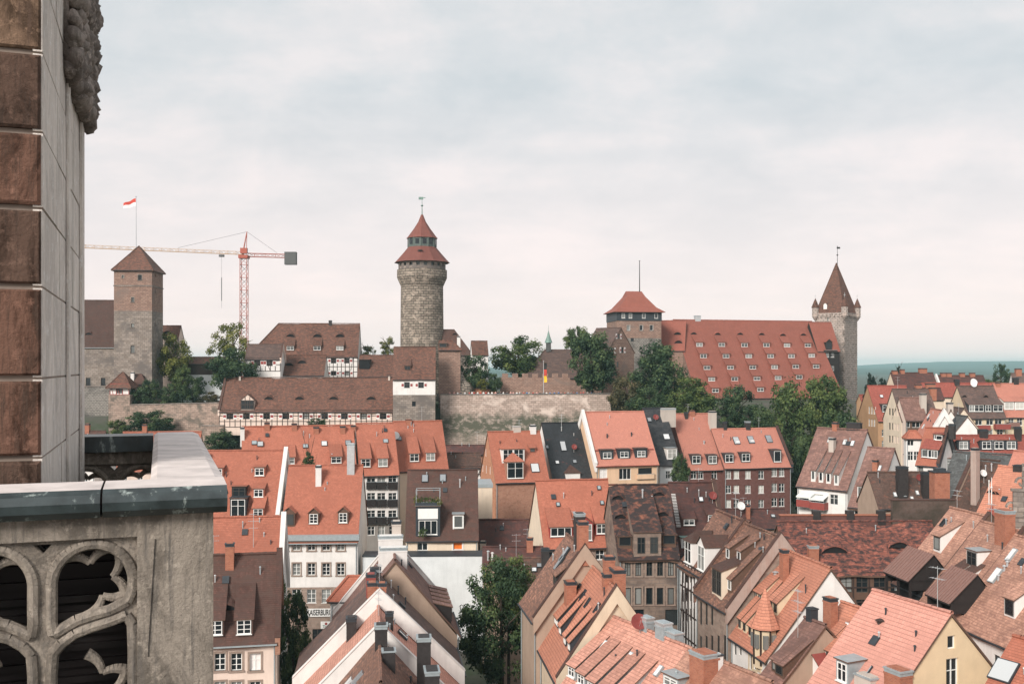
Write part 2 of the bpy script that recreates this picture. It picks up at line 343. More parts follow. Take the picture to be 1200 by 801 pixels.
# ------------------------------------------------------------------ windows, dormers (mesh data shared between copies)
CACHE = {}
def cached(key, fn):
    if key not in CACHE: CACHE[key] = fn()
    return CACHE[key]
def window_meshes(w, h, st):
    "a frame mesh and a pane mesh, face towards -y, origin at the centre"
    w, h = round(w, 2), round(h, 2)
    def mk():
        a = MB(); b = MB(); fr = 'dframe' if st[0] in 'dg' else 'frame'
        t = .07 if w > .5 else .045
        cols, rows = (1, 1) if '1' in st or w < .5 else ((2, 3) if '3' in st else (2, 2))
        if 'q' in st: cols = 3
        a.box(-w/2, -w/2+t, -.03, .05, -h/2, h/2); a.box(w/2-t, w/2, -.03, .05, -h/2, h/2)
        a.box(-w/2+t, w/2-t, -.03, .05, -h/2, -h/2+t); a.box(-w/2+t, w/2-t, -.03, .05, h/2-t, h/2)
        for i in range(1, cols): x = -w/2+w*i/cols; a.box(x-.04, x+.04, -.025, .04, -h/2+t, h/2-t)
        for i in range(1, rows):
            z = -h/2+h*i/rows + (h*.12 if rows == 2 else 0)
            for k in range(cols):
                x0 = -w/2+w*k/cols+(t if k == 0 else .04); x1 = -w/2+w*(k+1)/cols-(t if k == cols-1 else .04)
                a.box(x0, x1, -.02, .035, z-.025, z+.025)
        if st[0] == 'w' and w > .85: a.box(-w/2-.08, w/2+.08, -.16, -.031, -h/2-.07, -h/2)
        b.face([(-w/2+.02, .02, -h/2+.02), (w/2-.02, .02, -h/2+.02), (w/2-.02, .02, h/2-.02), (-w/2+.02, .02, h/2-.02)])
        pm = 'shutter' if 'b' in st else ('orangeblind' if 'o' in st else ('pane2' if 'c' in st else 'pane'))
        return a.mesh('window_frame', [fr]), b.mesh('window_pane', [pm])
    return cached(('win', w, h, st), mk)
def surround_mesh(w, h, m):
    def mk():
        a = MB(); g = .16
        a.box(-w/2-g, -w/2, -.06, 0, -h/2, h/2); a.box(w/2, w/2+g, -.06, 0, -h/2, h/2)
        a.box(-w/2-g, w/2+g, -.06, 0, h/2, h/2+g); a.box(-w/2-g-.05, w/2+g+.05, -.1, 0, -h/2-g, -h/2)
        return a.mesh('window_surround', [m])
    return cached(('sur', round(w, 2), round(h, 2), m), mk)
def shutter_mesh(w, h, sx):
    def mk():
        a = MB()
        if 1:
            x0, x1 = sorted((sx*(w/2+.06), sx*(w/2+.06+w*.52)))
            a.box(x0, x1, -.07, -.01, -h/2, h/2, 0); a.box(x0+.08, x1-.08, -.085, -.071, -h*.22, h*.22, 1)
        return a.mesh('shutter', ['shutter', 'redtimber'])
    return cached(('shu', round(w, 2), round(h, 2), sx), mk)
def put_window(parent, loc, rz, w, h, st, surround=None, name='window'):
    fm, pm = window_meshes(w, h, st)
    o = link(name, fm, parent, loc, rz); link('pane', pm, o)
    if surround: link('surround', surround_mesh(w, h, surround), o)
    if 'S' in st:
        for sx in (-1, 1): link('shutter', shutter_mesh(w, h, sx), o)
    return o

class House:
    """A house with a ridge. Local axes: x along the front eave (s), y inward (t), z up.
    Either A (front eave, left corner, photo pixel at depth Y) or R (ridge, left end) fixes it in the world."""
    def __init__(s, name, label, Y=None, rot=0, A=None, B=None, L=None, Rg=None, Rb=None, P=None, ridge=None, h=None, apex=None, pitch=52,
                 wall='white', roof='orange', cat='house', group=None, base=None, hipL=0, hipR=0, paraL=None, paraR=None, bands=(),
                 ov=.35, go=.12, sag=.05, gutter='lead', oldroof=False, kick=0, gable=None, cap=True, depth=.2):
        s.e = V((math.cos(R(rot)), math.sin(R(rot)), 0)); s.n = V((-math.sin(R(rot)), math.cos(R(rot)), 0)); s.rot = R(rot)
        tp = math.tan(R(pitch))
        def length(p, px):
            k = (px-CX)/F; return (k*p.y-p.x)/(s.e.x-k*s.e.y)
        if A or (P and not h):
            s.A = at(*A, Y) if A else V(P)
            s.L = L if L else length(s.A, B)
            if apex:
                s.h = s.L/2; c = s.A+s.e*s.L/2+s.n*s.h; tp = (EYE-(apex-HY)/F*c.y-s.A.z)/s.h
            elif h: s.h = h
            else:
                nr = s.e.cross(s.n+V((0, 0, tp)))
                s.h = sum((hit(*r, s.A, nr)-s.A).dot(s.n) for r in ridge)/len(ridge)
        else:
            r = at(*Rg, Y) if Rg else V(P)
            s.L = L if L else length(r, Rb)
            s.h = h; s.A = r-s.n*h-V((0, 0, h*tp))
        s.tp = tp; s.ze = s.A.z; s.zr = s.ze+s.h*tp; s.ov = ov; s.go = go
        c = s.A+s.e*s.L/2+s.n*s.h
        s.zb = base if base is not None else ground(c.x, c.y)-.5
        s.zb = min(s.zb, s.ze-1.5)
        if apex: hipL = hipR = 1
        s.root = link(name, None); s.root.empty_display_size = .5
        s.root.location = (c.x, c.y, s.zb); s.root.rotation_euler = (0, 0, s.rot)
        tag(s.root, label, cat, group)
        s.mw = [wall] + [b[1] for b in bands]; s.bz = []
        for py, k in bands:
            z = EYE-(py-HY)/F*s.A.y - s.zb
            s.bz.append(z)
        s.bands = sorted([(z, i+1) for i, z in enumerate(s.bz)], reverse=True)
        s.gable = gable; s.depth = depth
        s.holes = {'F': [], 'L': [], 'R': []}
        s.roofm = roof; s.hl = hipL*s.h; s.hr = hipR*s.h; s.sag = sag
        s._roof(cap)
        if gutter and ov > 0:
            g = MB(); y = -s.h-ov-.02; z = s.lz(s.ze-ov*tp)-.1
            g.box(-s.L/2-.05, s.L/2+.05, y-.1, y+.02, z-.09, z+.03)
            g.build('gutter', [gutter], s.roof)
        for side, m in (('L', paraL), ('R', paraR)):
            if m: s._para(side, m)
    def lz(s, z): return z-s.zb
    def l(s, a, t, z): return V((a-s.L/2, t-s.h, z-s.zb))
    def _patch(s, mb, poly, zf, uvf, cell=1.3):
        x0, x1 = min(p[0] for p in poly), max(p[0] for p in poly); y0, y1 = min(p[1] for p in poly), max(p[1] for p in poly)
        nx, ny = max(1, int((x1-x0)/cell)), max(1, int((y1-y0)/cell))
        ar = sum(poly[i][0]*poly[(i+1) % len(poly)][1]-poly[(i+1) % len(poly)][0]*poly[i][1] for i in range(len(poly)))
        if ar < 0: poly = poly[::-1]
        k = V(s.root.location)
        def P(u, v):
            p = s.l(u, v, zf(u, v)); q = p+k
            p.z += s.sag*2*noise.noise(V((q.x*.22, q.y*.22, 3)))+s.sag*noise.noise(V((q.x*.7, q.y*.7, 7)))-s.sag*1.2
            return p
        for i in range(nx):
            for j in range(ny):
                a, b = x0+(x1-x0)*i/nx, x0+(x1-x0)*(i+1)/nx; c, d = y0+(y1-y0)*j/ny, y0+(y1-y0)*(j+1)/ny
                q = clip_convex([(a, c), (b, c), (b, d), (a, d)], poly)
                if len(q) >= 3: mb.face([P(*w) for w in q], 0, [uvf(*w) for w in q])
        # the roof's thickness: a skirt along its edges
        for i in range(len(poly)):
            p, q = poly[i], poly[(i+1) % len(poly)]
            d = math.hypot(q[0]-p[0], q[1]-p[1]); m = max(1, int(d/cell))
            for j in range(m):
                a = (p[0]+(q[0]-p[0])*j/m, p[1]+(q[1]-p[1])*j/m); b = (p[0]+(q[0]-p[0])*(j+1)/m, p[1]+(q[1]-p[1])*(j+1)/m)
                A_, B_ = P(*a), P(*b); dz = V((0, 0, .2))
                mb.face([A_-dz, B_-dz, B_, A_], 1)
    def _roof(s, cap):
        mb = MB(); L, h, tp, ov, go, ze = s.L, s.h, s.tp, s.ov, s.go, s.ze; k = 1/math.cos(math.atan(tp))
        la = ov*s.hl/h if s.hl else go; ra = ov*s.hr/h if s.hr else go
        s.rl, s.rr = (s.hl if s.hl else -go), (L-s.hr if s.hr else L+go)
        s._patch(mb, [(-la, -ov), (L+ra, -ov), (s.rr, h), (s.rl, h)], lambda u, v: ze+v*tp, lambda u, v: (u, v*k))
        s._patch(mb, [(-la, 2*h+ov), (L+ra, 2*h+ov), (s.rr, h), (s.rl, h)], lambda u, v: ze+(2*h-v)*tp, lambda u, v: (-u, (2*h-v)*k))
        if s.hl: s._patch(mb, [(-la, -ov), (s.hl, h), (-la, 2*h+ov)], lambda u, v: ze+u/s.hl*h*tp, lambda u, v: (v, u*h/s.hl*k))
        if s.hr: s._patch(mb, [(L+ra, -ov), (L-s.hr, h), (L+ra, 2*h+ov)], lambda u, v: ze+(L-u)/s.hr*h*tp, lambda u, v: (v, (L-u)*h/s.hr*k))
        s.roof = mb.build('roof', [s.roofm, 'browntimber'], s.root, merge=False)
        if cap:
            c = MB()
            def run(p, q):
                d = (q-p).length; m = max(2, int(d/.55))
                for i in range(m):
                    a = p.lerp(q, i/m); b = p.lerp(q, (i+1)/m)
                    off = V((0, 0, random.uniform(-.015, .015)-.02))
                    c.tube(a+off, b+off, .125, .15, 6, 0, False)
            if s.rr-s.rl > .3: run(s.l(s.rl, h, s.zr), s.l(s.rr, h, s.zr))
            if s.hl:
                run(s.l(-la, -ov, ze-ov*tp), s.l(s.hl, h, s.zr)); run(s.l(-la, 2*h+ov, ze-ov*tp), s.l(s.hl, h, s.zr))
            if s.hr:
                run(s.l(L+ra, -ov, ze-ov*tp), s.l(L-s.hr, h, s.zr)); run(s.l(L+ra, 2*h+ov, ze-ov*tp), s.l(L-s.hr, h, s.zr))
            if c.v: c.build('ridge_cap', [s.roofm], s.roof)
    def _para(s, side, m):
        mb = MB(); a, b = (-.32, .12) if side == 'L' else (s.L-.12, s.L+.32); up = .38
        for t0, z0, t1, z1 in ((-.3, s.ze-.3*s.tp, s.h, s.zr), (s.h, s.zr, 2*s.h+.3, s.ze-.3*s.tp)):
            P = [s.l(x, t, z+d) for x in (a, b) for t, z in ((t0, z0), (t1, z1)) for d in (-1.1, up)]
            for q in ((0, 1, 3, 2), (4, 6, 7, 5), (1, 5, 7, 3), (0, 2, 6, 4), (0, 4, 5, 1), (2, 3, 7, 6)): mb.face([P[i] for i in q], 0)
            c = [s.l(x, t, z+d) for x in (a-.05, b+.05) for t, z in ((t0-.05, z0), (t1, z1)) for d in (up+.004, up+.09)]
            for q in ((0, 1, 3, 2), (4, 6, 7, 5), (1, 5, 7, 3), (0, 2, 6, 4), (0, 4, 5, 1), (2, 3, 7, 6)): mb.face([c[i] for i in q], 1)
        mb.build('parapet', [m, 'chimwhite' if m in ('white', 'coolwhite') else 'brown'], s.root)
    # ---- pixel -> place on the house
    def onroof(s, px, py):
        p = hit(px, py, s.A, s.e.cross(s.n+V((0, 0, s.tp)))); d = p-s.A
        return d.dot(s.e), d.dot(s.n), p.z
    def onfront(s, px, py, t=0):
        p = hit(px, py, s.A+s.n*t, s.n); return (p-s.A).dot(s.e), p.z
    def ongable(s, side, px, py):
        p = hit(px, py, s.A+(s.e*s.L if side == 'R' else V((0, 0, 0))), s.e); return (p-s.A).dot(s.n), p.z
    # ---- parts
    def win(s, xs, ys, w=1.0, h=1.5, st='w', sur=None, side='F'):
        for py in ys if isinstance(ys, (list, tuple)) else [ys]:
            for px in xs if isinstance(xs, (list, tuple)) else [xs]:
                s.win1(px, py, w, h, st, sur, side)
        return s
    def win1(s, px, py, w, h, st='w', sur=None, side='F'):
        if side == 'F':
            a, z = s.onfront(px, py)
            if not (w/2 < a < s.L-w/2): a = min(max(a, w/2+.1), s.L-w/2-.1)
            loc = s.l(a, s.depth-.05, z); rz = 0; u = a
        else:
            t, z = s.ongable(side, px, py); u = t
            loc = s.l(s.depth-.05 if side == 'L' else s.L-s.depth+.05, t, z); rz = R(-90) if side == 'L' else R(90)
        hole = [u-w/2, s.lz(z)-h/2, u+w/2, s.lz(z)+h/2]
        if side == 'F' and hole[3] > s.lz(s.ze): return
        if any(hole[0] < o[2] and o[0] < hole[2] and hole[1] < o[3] and o[1] < hole[3] for o in s.holes[side]): return
        s.holes[side].append(hole)
        o = put_window(s.root, loc, rz, w, h, st)
        if sur:
            q = link('surround', surround_mesh(w, h, sur), o); q.location = (0, -(s.depth-.05)-.002, 0)
        if 'S' in st:
            for ch in o.children:
                if ch.name.startswith('shutter'): ch.location = (0, -(s.depth-.05)-.004, 0)
    def walls(s):
        """build the walls last, once every opening is known"""
        L, h = s.L, s.h; q = (.12+2.5*s.sag) if s.ov else 0; ze = s.lz(s.ze)-q; mb = MB(); zr = s.lz(s.zr)-.12-q*.6
        fn = lambda u, v, d: V((u-L/2, -h+d, v)); bk = lambda u, v, d: V((L/2-u, h-d, v))
        lf = lambda u, v, d: V((-L/2+d, u-h, v)); rf = lambda u, v, d: V((L/2-d, u-h, v))
        panel(mb, [(0, 0), (L, 0), (L, ze), (0, ze)], s.holes['F'], fn, s.bands, s.depth)
        panel(mb, [(0, 0), (L, 0), (L, ze), (0, ze)], [], bk, s.bands, s.depth)
        gm = 0
        if s.gable: s.mw.append(s.gable); gm = len(s.mw)-1
        for side, f, hip in (('L', lf, s.hl), ('R', rf, s.hr)):
            out = [(0, 0), (2*h, 0), (2*h, ze-.05)]+([] if hip else [(h, zr)])+[(0, ze-.05)]
            panel(mb, out, s.holes[side], f, s.bands, s.depth, gm)
        mb.build('wall', s.mw, s.root)
        if s.root['category'] == 'house' and s.A.y < 230 and s.ov > 0:
            for x in (-s.L/2+.18, s.L/2-.18):
                b = MB(); b.tube((x, -s.h-.09, 0), (x, -s.h-.09, s.lz(s.ze)-.75), .055, .055, 7); b.tube((x, -s.h-.09, s.lz(s.ze)-.75), (x, -s.h-s.ov+.02, s.lz(s.ze)-s.ov*s.tp-.1), .055, .055, 7); b.build('downpipe', ['zinc'], s.root)
        s.clutter(); return s
    def clutter(s):
        "small things every roof carries: vent pipes, a hatch, an aerial on the ridge"
        if s.root['category'] != 'house' or s.A.y > 215 or s.L < 5: return
        rn = random.Random(int(s.A.x*10+s.A.y*7)); b = MB(); z = lambda t: s.ze+t*s.tp
        for i in range(rn.randint(2, 4)):
            a, t = rn.uniform(.1, .9)*s.L, rn.uniform(.62, .93)*s.h; p = s.l(a, t, z(t)); q = rn.uniform(.25, .6); b = MB(); b.tube(p-V((0, 0, .2)), p+V((0, 0, q)), .06, .06, 7); b.tube(p+V((0, 0, q)), p+V((0, 0, q+.08)), .11, .05, 7); b.build('vent_pipe', [rn.choice(['steel', 'lead', 'zinc'])], s.roof)
        if rn.random() < .4:
            t = rn.uniform(.65, .85)*s.h; p = s.l(rn.uniform(.2, .8)*s.L, t, z(t)); b = MB(); b.box(-.3, .3, -.35, .35, -.05, .1); o = b.build('roof_hatch', ['lead'], s.roof, loc=p); o.rotation_euler = (math.atan(s.tp), 0, 0)
        if rn.random() < .45:
            p = s.l(rn.uniform(.15, .85)*s.L, s.h, s.zr); h_ = rn.uniform(1.6, 2.8); b = MB(); b.tube(p-V((0, 0, .3)), p+V((0, 0, h_)), .025, .02, 5)
            for k_ in range(2):
                c = p+V((0, 0, h_*(.95-.25*k_))); b.tube(c-V((.5, .1, 0)), c+V((.5, .1, 0)), .014, .014, 4)
                for j in range(5): x = c+V(((j-2)*.22, (j-2)*.044, 0)); b.tube(x-V((0, .22, 0)), x+V((0, .22, 0)), .01, .01, 4)
            b.build('antenna', ['steel'], s.roof)
    def dormer(s, kind, px, py, w=1.4, hw=1.2, st='w', wall='roof', roof=None, p2=None, reach=None, nwin=1, wh=None, ww=None, t=None):
        a, t0, z = s.onroof(px, py)
        if t is not None: t0 = t; z = s.ze+t*s.tp
        t0 = min(max(t0, -.1), s.h*.93); a = min(max(a, w/2+.05), s.L-w/2-.05); z = s.ze+t0*s.tp
        roof = roof or s.roofm
        wall = {'roof': s.roofm}.get(wall, wall)
        tp = s.tp; room = max(.3, (s.h-t0)*.97)
        if kind == 'shed':
            q = (tp-hw/(room*reach)) if reach else math.tan(R(p2 if p2 is not None else 27))
            if hw/(tp-q) > room: q = tp-hw/room
        else: q = 0
        key = (kind, round(w, 2), round(hw, 2), round(tp, 2), round(q, 2), wall, roof)
        body, rf = cached(('dorm',)+key, lambda: dormer_meshes(kind, w, hw, tp, q, wall, roof, room))
        d = link('dormer', body, s.root, s.l(a, t0, z)); r = link('dormer_roof', rf, d)
        if st:
            hh = wh or hw-.28; w1 = ww or (w-.3)/nwin
            for i in range(nwin):
                x = (i-(nwin-1)/2)*(w-.2)/nwin
                fm, pm = window_meshes(w1 if nwin == 1 else w1-.12, hh, st)
                o = link('window', fm, d, (x, -.035, .14+hh/2))
                o2 = link('pane', pm, d, (x, -.035, .14+hh/2))
        return d
    def chimney(s, px, py, w=.8, d=.7, ht=1.6, m='chim', cap='lead', t=None, pots=0):
        a, t0, z = s.onroof(px, py)
        if t0 > s.h: t0 = s.h; z = s.zr
        o = chimney(s.roof, s.l(a, t0+d/2-.05, z), w, d, ht, m, cap, pots); return o
    def skylight(s, px, py, w=.7, h=1.1, m='skylight'):
        a, t0, z = s.onroof(px, py)
        if not (-.2 < a < s.L+.2): return
        key = ('sky', round(w, 2), round(h, 2), m)
        def mk():
            b = MB(); b.box(-w/2, w/2, -h/2, h/2, -.1, .07, 0); b.box(-w/2+.07, w/2-.07, -h/2+.07, h/2-.07, .071, .085, 1)
            return b.mesh('skylight', ['lead' if m != 'shutter' else 'zinc', m])
        o = link('skylight', cached(key, mk), s.roof, s.l(a, t0, z+.1)); o.rotation_euler = (math.atan(s.tp), 0, 0)
    def pipe(s, px, py, ht=1, r=.08, m='steel'):
        a, t0, z = s.onroof(px, py); b = MB(); p = s.l(a, t0, z)
        b.tube(p-V((0, 0, .3)), p+V((0, 0, ht)), r, r, 8); b.tube(p+V((0, 0, ht)), p+V((0, 0, ht+.12)), r*1.9, r*.4, 8)
        b.build('vent_pipe', [m], s.roof)
    def dish(s, px, py, r=.45, m='dish', ht=.9):
        a, t0, z = s.onroof(px, py); p = s.l(a, t0, z)
        b = MB(); b.tube(p-V((0, 0, .3)), p+V((0, 0, ht)), .03, .03, 6, 1)
        c = p+V((.05, -.12, ht+.1)); ax = (V((-s.e.x*0, -1, .45))).normalized()
        ax = (Matrix.Rotation(-s.rot, 3, 'Z') @ V((.15, -.9, .4))).normalized()
        x = V((0, 0, 1)).cross(ax).normalized(); y = ax.cross(x)
        for i in range(12):
            q0, q1 = i*math.pi/6, (i+1)*math.pi/6
            e = [c-ax*.12, c+(x*math.cos(q0)+y*math.sin(q0))*r, c+(x*math.cos(q1)+y*math.sin(q1))*r]
            b.face(e, 0); b.face([k-ax*.03 for k in e[::-1]], 0)
        b.tube(c-ax*.1-y*r*.6, c+ax*r*.9, .015, .015, 5, 1)
        b.build('satellite_dish', [m, 'steel'], s.roof)
    def antenna(s, px, py, ht=3.5):
        a, t0, z = s.onroof(px, py); p = s.l(a, t0, z); b = MB()
        b.tube(p-V((0, 0, .3)), p+V((0, 0, ht)), .03, .03, 6)
        for q, ln in ((.96, .8), (.75, 1.1), (.55, .9)):
            c = p+V((0, 0, ht*q)); b.tube(c-V((ln/2, 0, 0)), c+V((ln/2, 0, 0)), .018, .018, 4)
            for k in range(5): x = c+V(((k/4-.5)*ln, 0, 0)); b.tube(x-V((0, .3, 0)), x+V((0, .3, 0)), .012, .012, 4)
        b.build('antenna', ['steel'], s.roof)
    def hatch(s, px, py, w=1.3, hw=.42): return s.dormer('eyelid', px, py, w, hw, None)
    def timber(s, z0, z1, step=1.1, m='timber', a0=0, a1=None, braces=True, side='F', seed=1, rails=1):
        """half timbering proud of the wall between two heights (world z)"""
        rn = random.Random(seed); mb = MB(); b = .17; dp = .05
        if side == 'F': a1 = s.L if a1 is None else a1; fn = lambda u, z: s.l(u, -.03, z)
        else:
            a1 = 2*s.h if a1 is None else a1; x = -.03 if side == 'L' else s.L+.03
            fn = lambda u, z: s.l(x, u, z)
        nr = V((0, -1, 0)) if side == 'F' else V((-1 if side == 'L' else 1, 0, 0))
        n = max(1, round((a1-a0)/step)); k = 0
        def bm(p, q, wd=b):
            nonlocal k; k += 1; off = nr*(.0015*(k % 7)); mb.beam(fn(*p)+off, fn(*q)+off, dp, wd, 0, nr)
        levels = [z0+(z1-z0)*i/(rails+1) for i in range(rails+2)]
        for z in levels: bm((a0, z), (a1, z))
        for i in range(n+1):
            u = a0+(a1-a0)*i/n
            if side != 'F':
                zt = min(z1, s.ze+min(u, 2*s.h-u)*s.tp)
                if zt < z0+.3: continue
                bm((u, z0), (u, zt))
            else: bm((u, z0), (u, z1))
            if braces and i < n and rn.random() < .45:
                d = (a1-a0)/n; za, zb = (z0, z1)
                if rn.random() < .5: bm((u, za), (u+d, zb), .13)
                else: bm((u+d, za), (u, zb), .13)
        mb.build('timber_frame', [m], s.root)
    def balcony(s, px, py, w=2.4, d=1.2, m='redpanel', hr=1.0):
        a, z = s.onfront(px, py); b = MB(); a -= w/2
        p = s.l(a, 0, z)
        b.box(p.x, p.x+w, -s.h-d, -s.h-.003, p.z-.15, p.z, 1)
        b.box(p.x, p.x+w, -s.h-d-.05, -s.h-d, p.z-.1, p.z+hr, 0); b.box(p.x-.05, p.x, -s.h-d, -s.h-.003, p.z-.1, p.z+hr, 0); b.box(p.x+w, p.x+w+.05, -s.h-d, -s.h-.003, p.z-.1, p.z+hr, 0)
        b.box(p.x-.06, p.x+w+.06, -s.h-d-.08, -s.h-d+.03, p.z+hr+.003, p.z+hr+.07, 1)
        b.build('balcony', [m, 'zinc'], s.root)

def dormer_meshes(kind, w, hw, tp, q, wall, roof, room):
    a, r = MB(), MB(); x = w/2; o = .16; th = .09
    if kind in ('shed', 'eyelid', 'box'):
        if kind == 'eyelid': q = tp*.42
        if kind == 'box': q = .03
        dt = hw/(tp-q)
        if kind == 'eyelid':
            # a low curved hatch: the brow swells in the middle
            n = 8; pts = [(-x+w*i/n, hw*math.sin(math.pi*i/n)**.7 if 0 < i < n else 0) for i in range(n+1)]
            for (x0, h0), (x1, h1) in zip(pts, pts[1:]):
                P0, P1 = (x0, h0/(tp-q), h0/(tp-q)*tp), (x1, h1/(tp-q), h1/(tp-q)*tp)
                r.face([(x0*1.06, -o, h0+.05-o*q), (x1*1.06, -o, h1+.05-o*q), (P1[0], P1[1], P1[2]+.02), (P0[0], P0[1], P0[2]+.02)])
                r.face([(x0*1.06, -o, h0-.04-o*q), (x1*1.06, -o, h1-.04-o*q), (x1*1.06, -o, h1+.05-o*q), (x0*1.06, -o, h0+.05-o*q)])
                a.face([(x0, .02, -.05), (x1, .02, -.05), (x1, .02, h1), (x0, .02, h0)])
            return a.mesh('dormer', ['dark']), r.mesh('dormer_roof', [roof])
        a.face([(-x, 0, -.3), (x, 0, -.3), (x, 0, hw), (-x, 0, hw)])
        for sx in (-x, x): a.face([(sx, 0, -.3), (sx, 0, hw), (sx, dt, hw+dt*q), (sx, dt, hw+dt*q-.3)])
        z0 = hw-o*q; zt = hw+(dt+.12)*q
        T = [(-x-o*.7, -o, z0+th), (x+o*.7, -o, z0+th), (x+o*.7, dt+.12, zt+th), (-x-o*.7, dt+.12, zt+th)]; Bm = [(p[0], p[1], p[2]-th) for p in T]
        r.face(T); r.face(Bm[::-1], 1)
        for i in range(4): r.face([Bm[i], Bm[(i+1) % 4], T[(i+1) % 4], T[i]], 1)
    elif kind in ('gable', 'hip'):
        g = x*.85; zr = hw+g; dte, dtr = hw/tp, zr/tp
        if kind == 'gable':
            a.face([(-x, 0, -.3), (x, 0, -.3), (x, 0, hw), (0, 0, zr-.05), (-x, 0, hw)])
            f = -o; fr = -o
        else:
            a.face([(-x, 0, -.3), (x, 0, -.3), (x, 0, hw), (-x, 0, hw)]); f = -o; fr = x*.8
        for sx in (-x, x): a.face([(sx, 0, -.3), (sx, 0, hw), (sx, dte, hw), (sx, dte, hw-.3)])
        e = x+o; ze = hw-o*.85
        for sg in (-1, 1):
            T = [(sg*e, f, ze+th), (0, fr, zr+th), (0, dtr+.1, zr+th), (sg*e, max(0, dte-o/tp)+.1, ze+th)]
            r.face(T if sg < 0 else T[::-1]); Bm = [(p[0], p[1], p[2]-th) for p in T]
            for i in range(4): r.face([Bm[i], Bm[(i+1) % 4], T[(i+1) % 4], T[i]], 1)
        if kind == 'hip':
            r.face([(-e, f, ze+th), (e, f, ze+th), (0, fr, zr+th)]); r.face([(-e, f, ze), (e, f, ze), (e, f, ze+th), (-e, f, ze+th)], 1)
    return a.mesh('dormer', [wall]), r.mesh('dormer_roof', [roof, 'browntimber'])
def chimney(parent, loc, w, d, ht, m='chim', cap='lead', pots=0):
    def mk():
        b = MB(); b.box(-w/2, w/2, -d/2, d/2, -1.2, ht, 0); b.box(-w/2-.06, w/2+.06, -d/2-.06, d/2+.06, ht+.002, ht+.1, 1)
        b.box(-w/2+.1, w/2-.1, -d/2+.1, d/2-.1, ht+.101, ht+.16, 0)
        if ht > .9: b.box(-w/2-.035, w/2+.035, -d/2-.035, d/2+.035, ht-.34, ht-.2, 0); b.box(-w/2-.006, w/2+.006, -d/2-.006, d/2+.006, ht-.199, ht, 1)
        for i in range(pots): x = (i-(pots-1)/2)*w/max(1, pots); b.tube((x, 0, ht+.161), (x, 0, ht+.6), .12, .1, 8, 0)
        return b.mesh('chimney', [m, cap])
    o = link('chimney', cached(('chim', round(w, 2), round(d, 2), round(ht, 2), m, cap, pots), mk), parent, loc)
    o.rotation_euler = (0, 0, random.uniform(-.04, .04)); return o
H = House
# ================================================================== TOWN, lower left
k = H('town_house', 'cream plastered house with dark brown tiled roof, nearest house right of the stone balustrade', 86, 11, A=(228, 750), B=324, ridge=[(270, 649), (318, 647)], pitch=54, wall='pinkcream', roof='brown', gutter='zinc', paraR='brick', sag=.07)
k.win([240, 257.6, 277], 775, .95, 1.5, 'w3', 'sandstone'); k.win([299], 775, .95, 1.5, 'wb', 'sandstone'); k.win([240, 257.6, 277, 299], 808, .95, 1.5, 'w3', 'sandstone')
k.dormer('shed', 286, 744, 1.5, 1.5, 'w3', reach=.62); k.dormer('shed', 252, 745, 1.5, 1.5, 'w3', reach=.62); k.hatch(264, 714, 2.2, .6)
k.chimney(269, 665, .75, .7, 2.1, cap='lead'); k.walls()
k = H('town_house', 'house with plain bright orange roof carrying a television antenna, behind the dark brown roof', 102, 8, A=(222, 702), B=326, ridge=[(300, 604.5)], pitch=54, wall='white', roof='orange', paraR='white')
k.antenna(297, 640, 3.6); k.walls()
k = H('town_house', 'orange roofed house with white right parapet and a grey framed loft balcony', 128, 3, A=(222, 640), B=320, ridge=[(240, 528.4), (320, 526)], wall='white', roof='orange', paraR='white')
for x, y in ((255, 559), (304, 558), (303, 583), (302.5, 606)): k.dormer('shed', x, y, 1.5, 1.25, 'w', reach=.45 if y < 570 else .3)
k.dormer('box', 279, 606, 2.1, 2.5, 'w', 'lead', 'lead'); k.dormer('box', 280, 583, 1.9, 1.5, 'd', 'darkwood', 'orange')
k.dormer('shed', 253, 596, 1.3, 1.2, 'w', reach=.4); k.chimney(241, 543, .6, .6, 1.4); k.walls()
k = H('corner_house', 'white four storey corner house with lettered sign over its brown stone ground floor', 129, 3, A=(329, 628), B=419, ridge=[(326, 545), (425, 544)], wall='white', roof='orange', bands=[(688, 'sandstone')], gutter='zinc', ov=.6)
C = [347.5, 365, 382.3, 399.3]
k.win(C, [637.5, 666.5], 1.0, 1.55, 'w3', 'sandstone'); k.win(C[:3], 698, 1.15, 1.75, 'w3'); k.win([333.5], [637.5, 666.5], .8, 1.55, 'w3', 'sandstone')
for x, y in ((367.5, 614), (402, 613)): k.dormer('gable', x, y, 1.35, 1.5, 'w3', wall='browntimber')
k.dormer('gable', 337, 616, 1.6, 1.7, 'd1', wall='browntimber')
k.chimney(373, 569, .75, .7, 2.6, 'chimwhite'); k.chimney(411, 555, 1.0, .8, 4.0, 'steel', 'zinc')
for z in (645, 668, 690): k.win1(424.5, z, .6, 1.5, 'd1', None, 'R')
b = MB()    # zinc skirt roof along the eave
p0 = k.l(-.3, -.55, k.ze-.55); b.box(p0.x, p0.x+k.L+.6, -k.h-.75, -k.h-.02, k.lz(k.ze)-.5, k.lz(k.ze)+.2, 0); b.box(p0.x+.1, p0.x+k.L+.5, -k.h-.6, -k.h-.02, k.lz(k.ze)-.68, k.lz(k.ze)-.502, 1)
b.build('cornice', ['zinc', 'browntimber'], k.root)
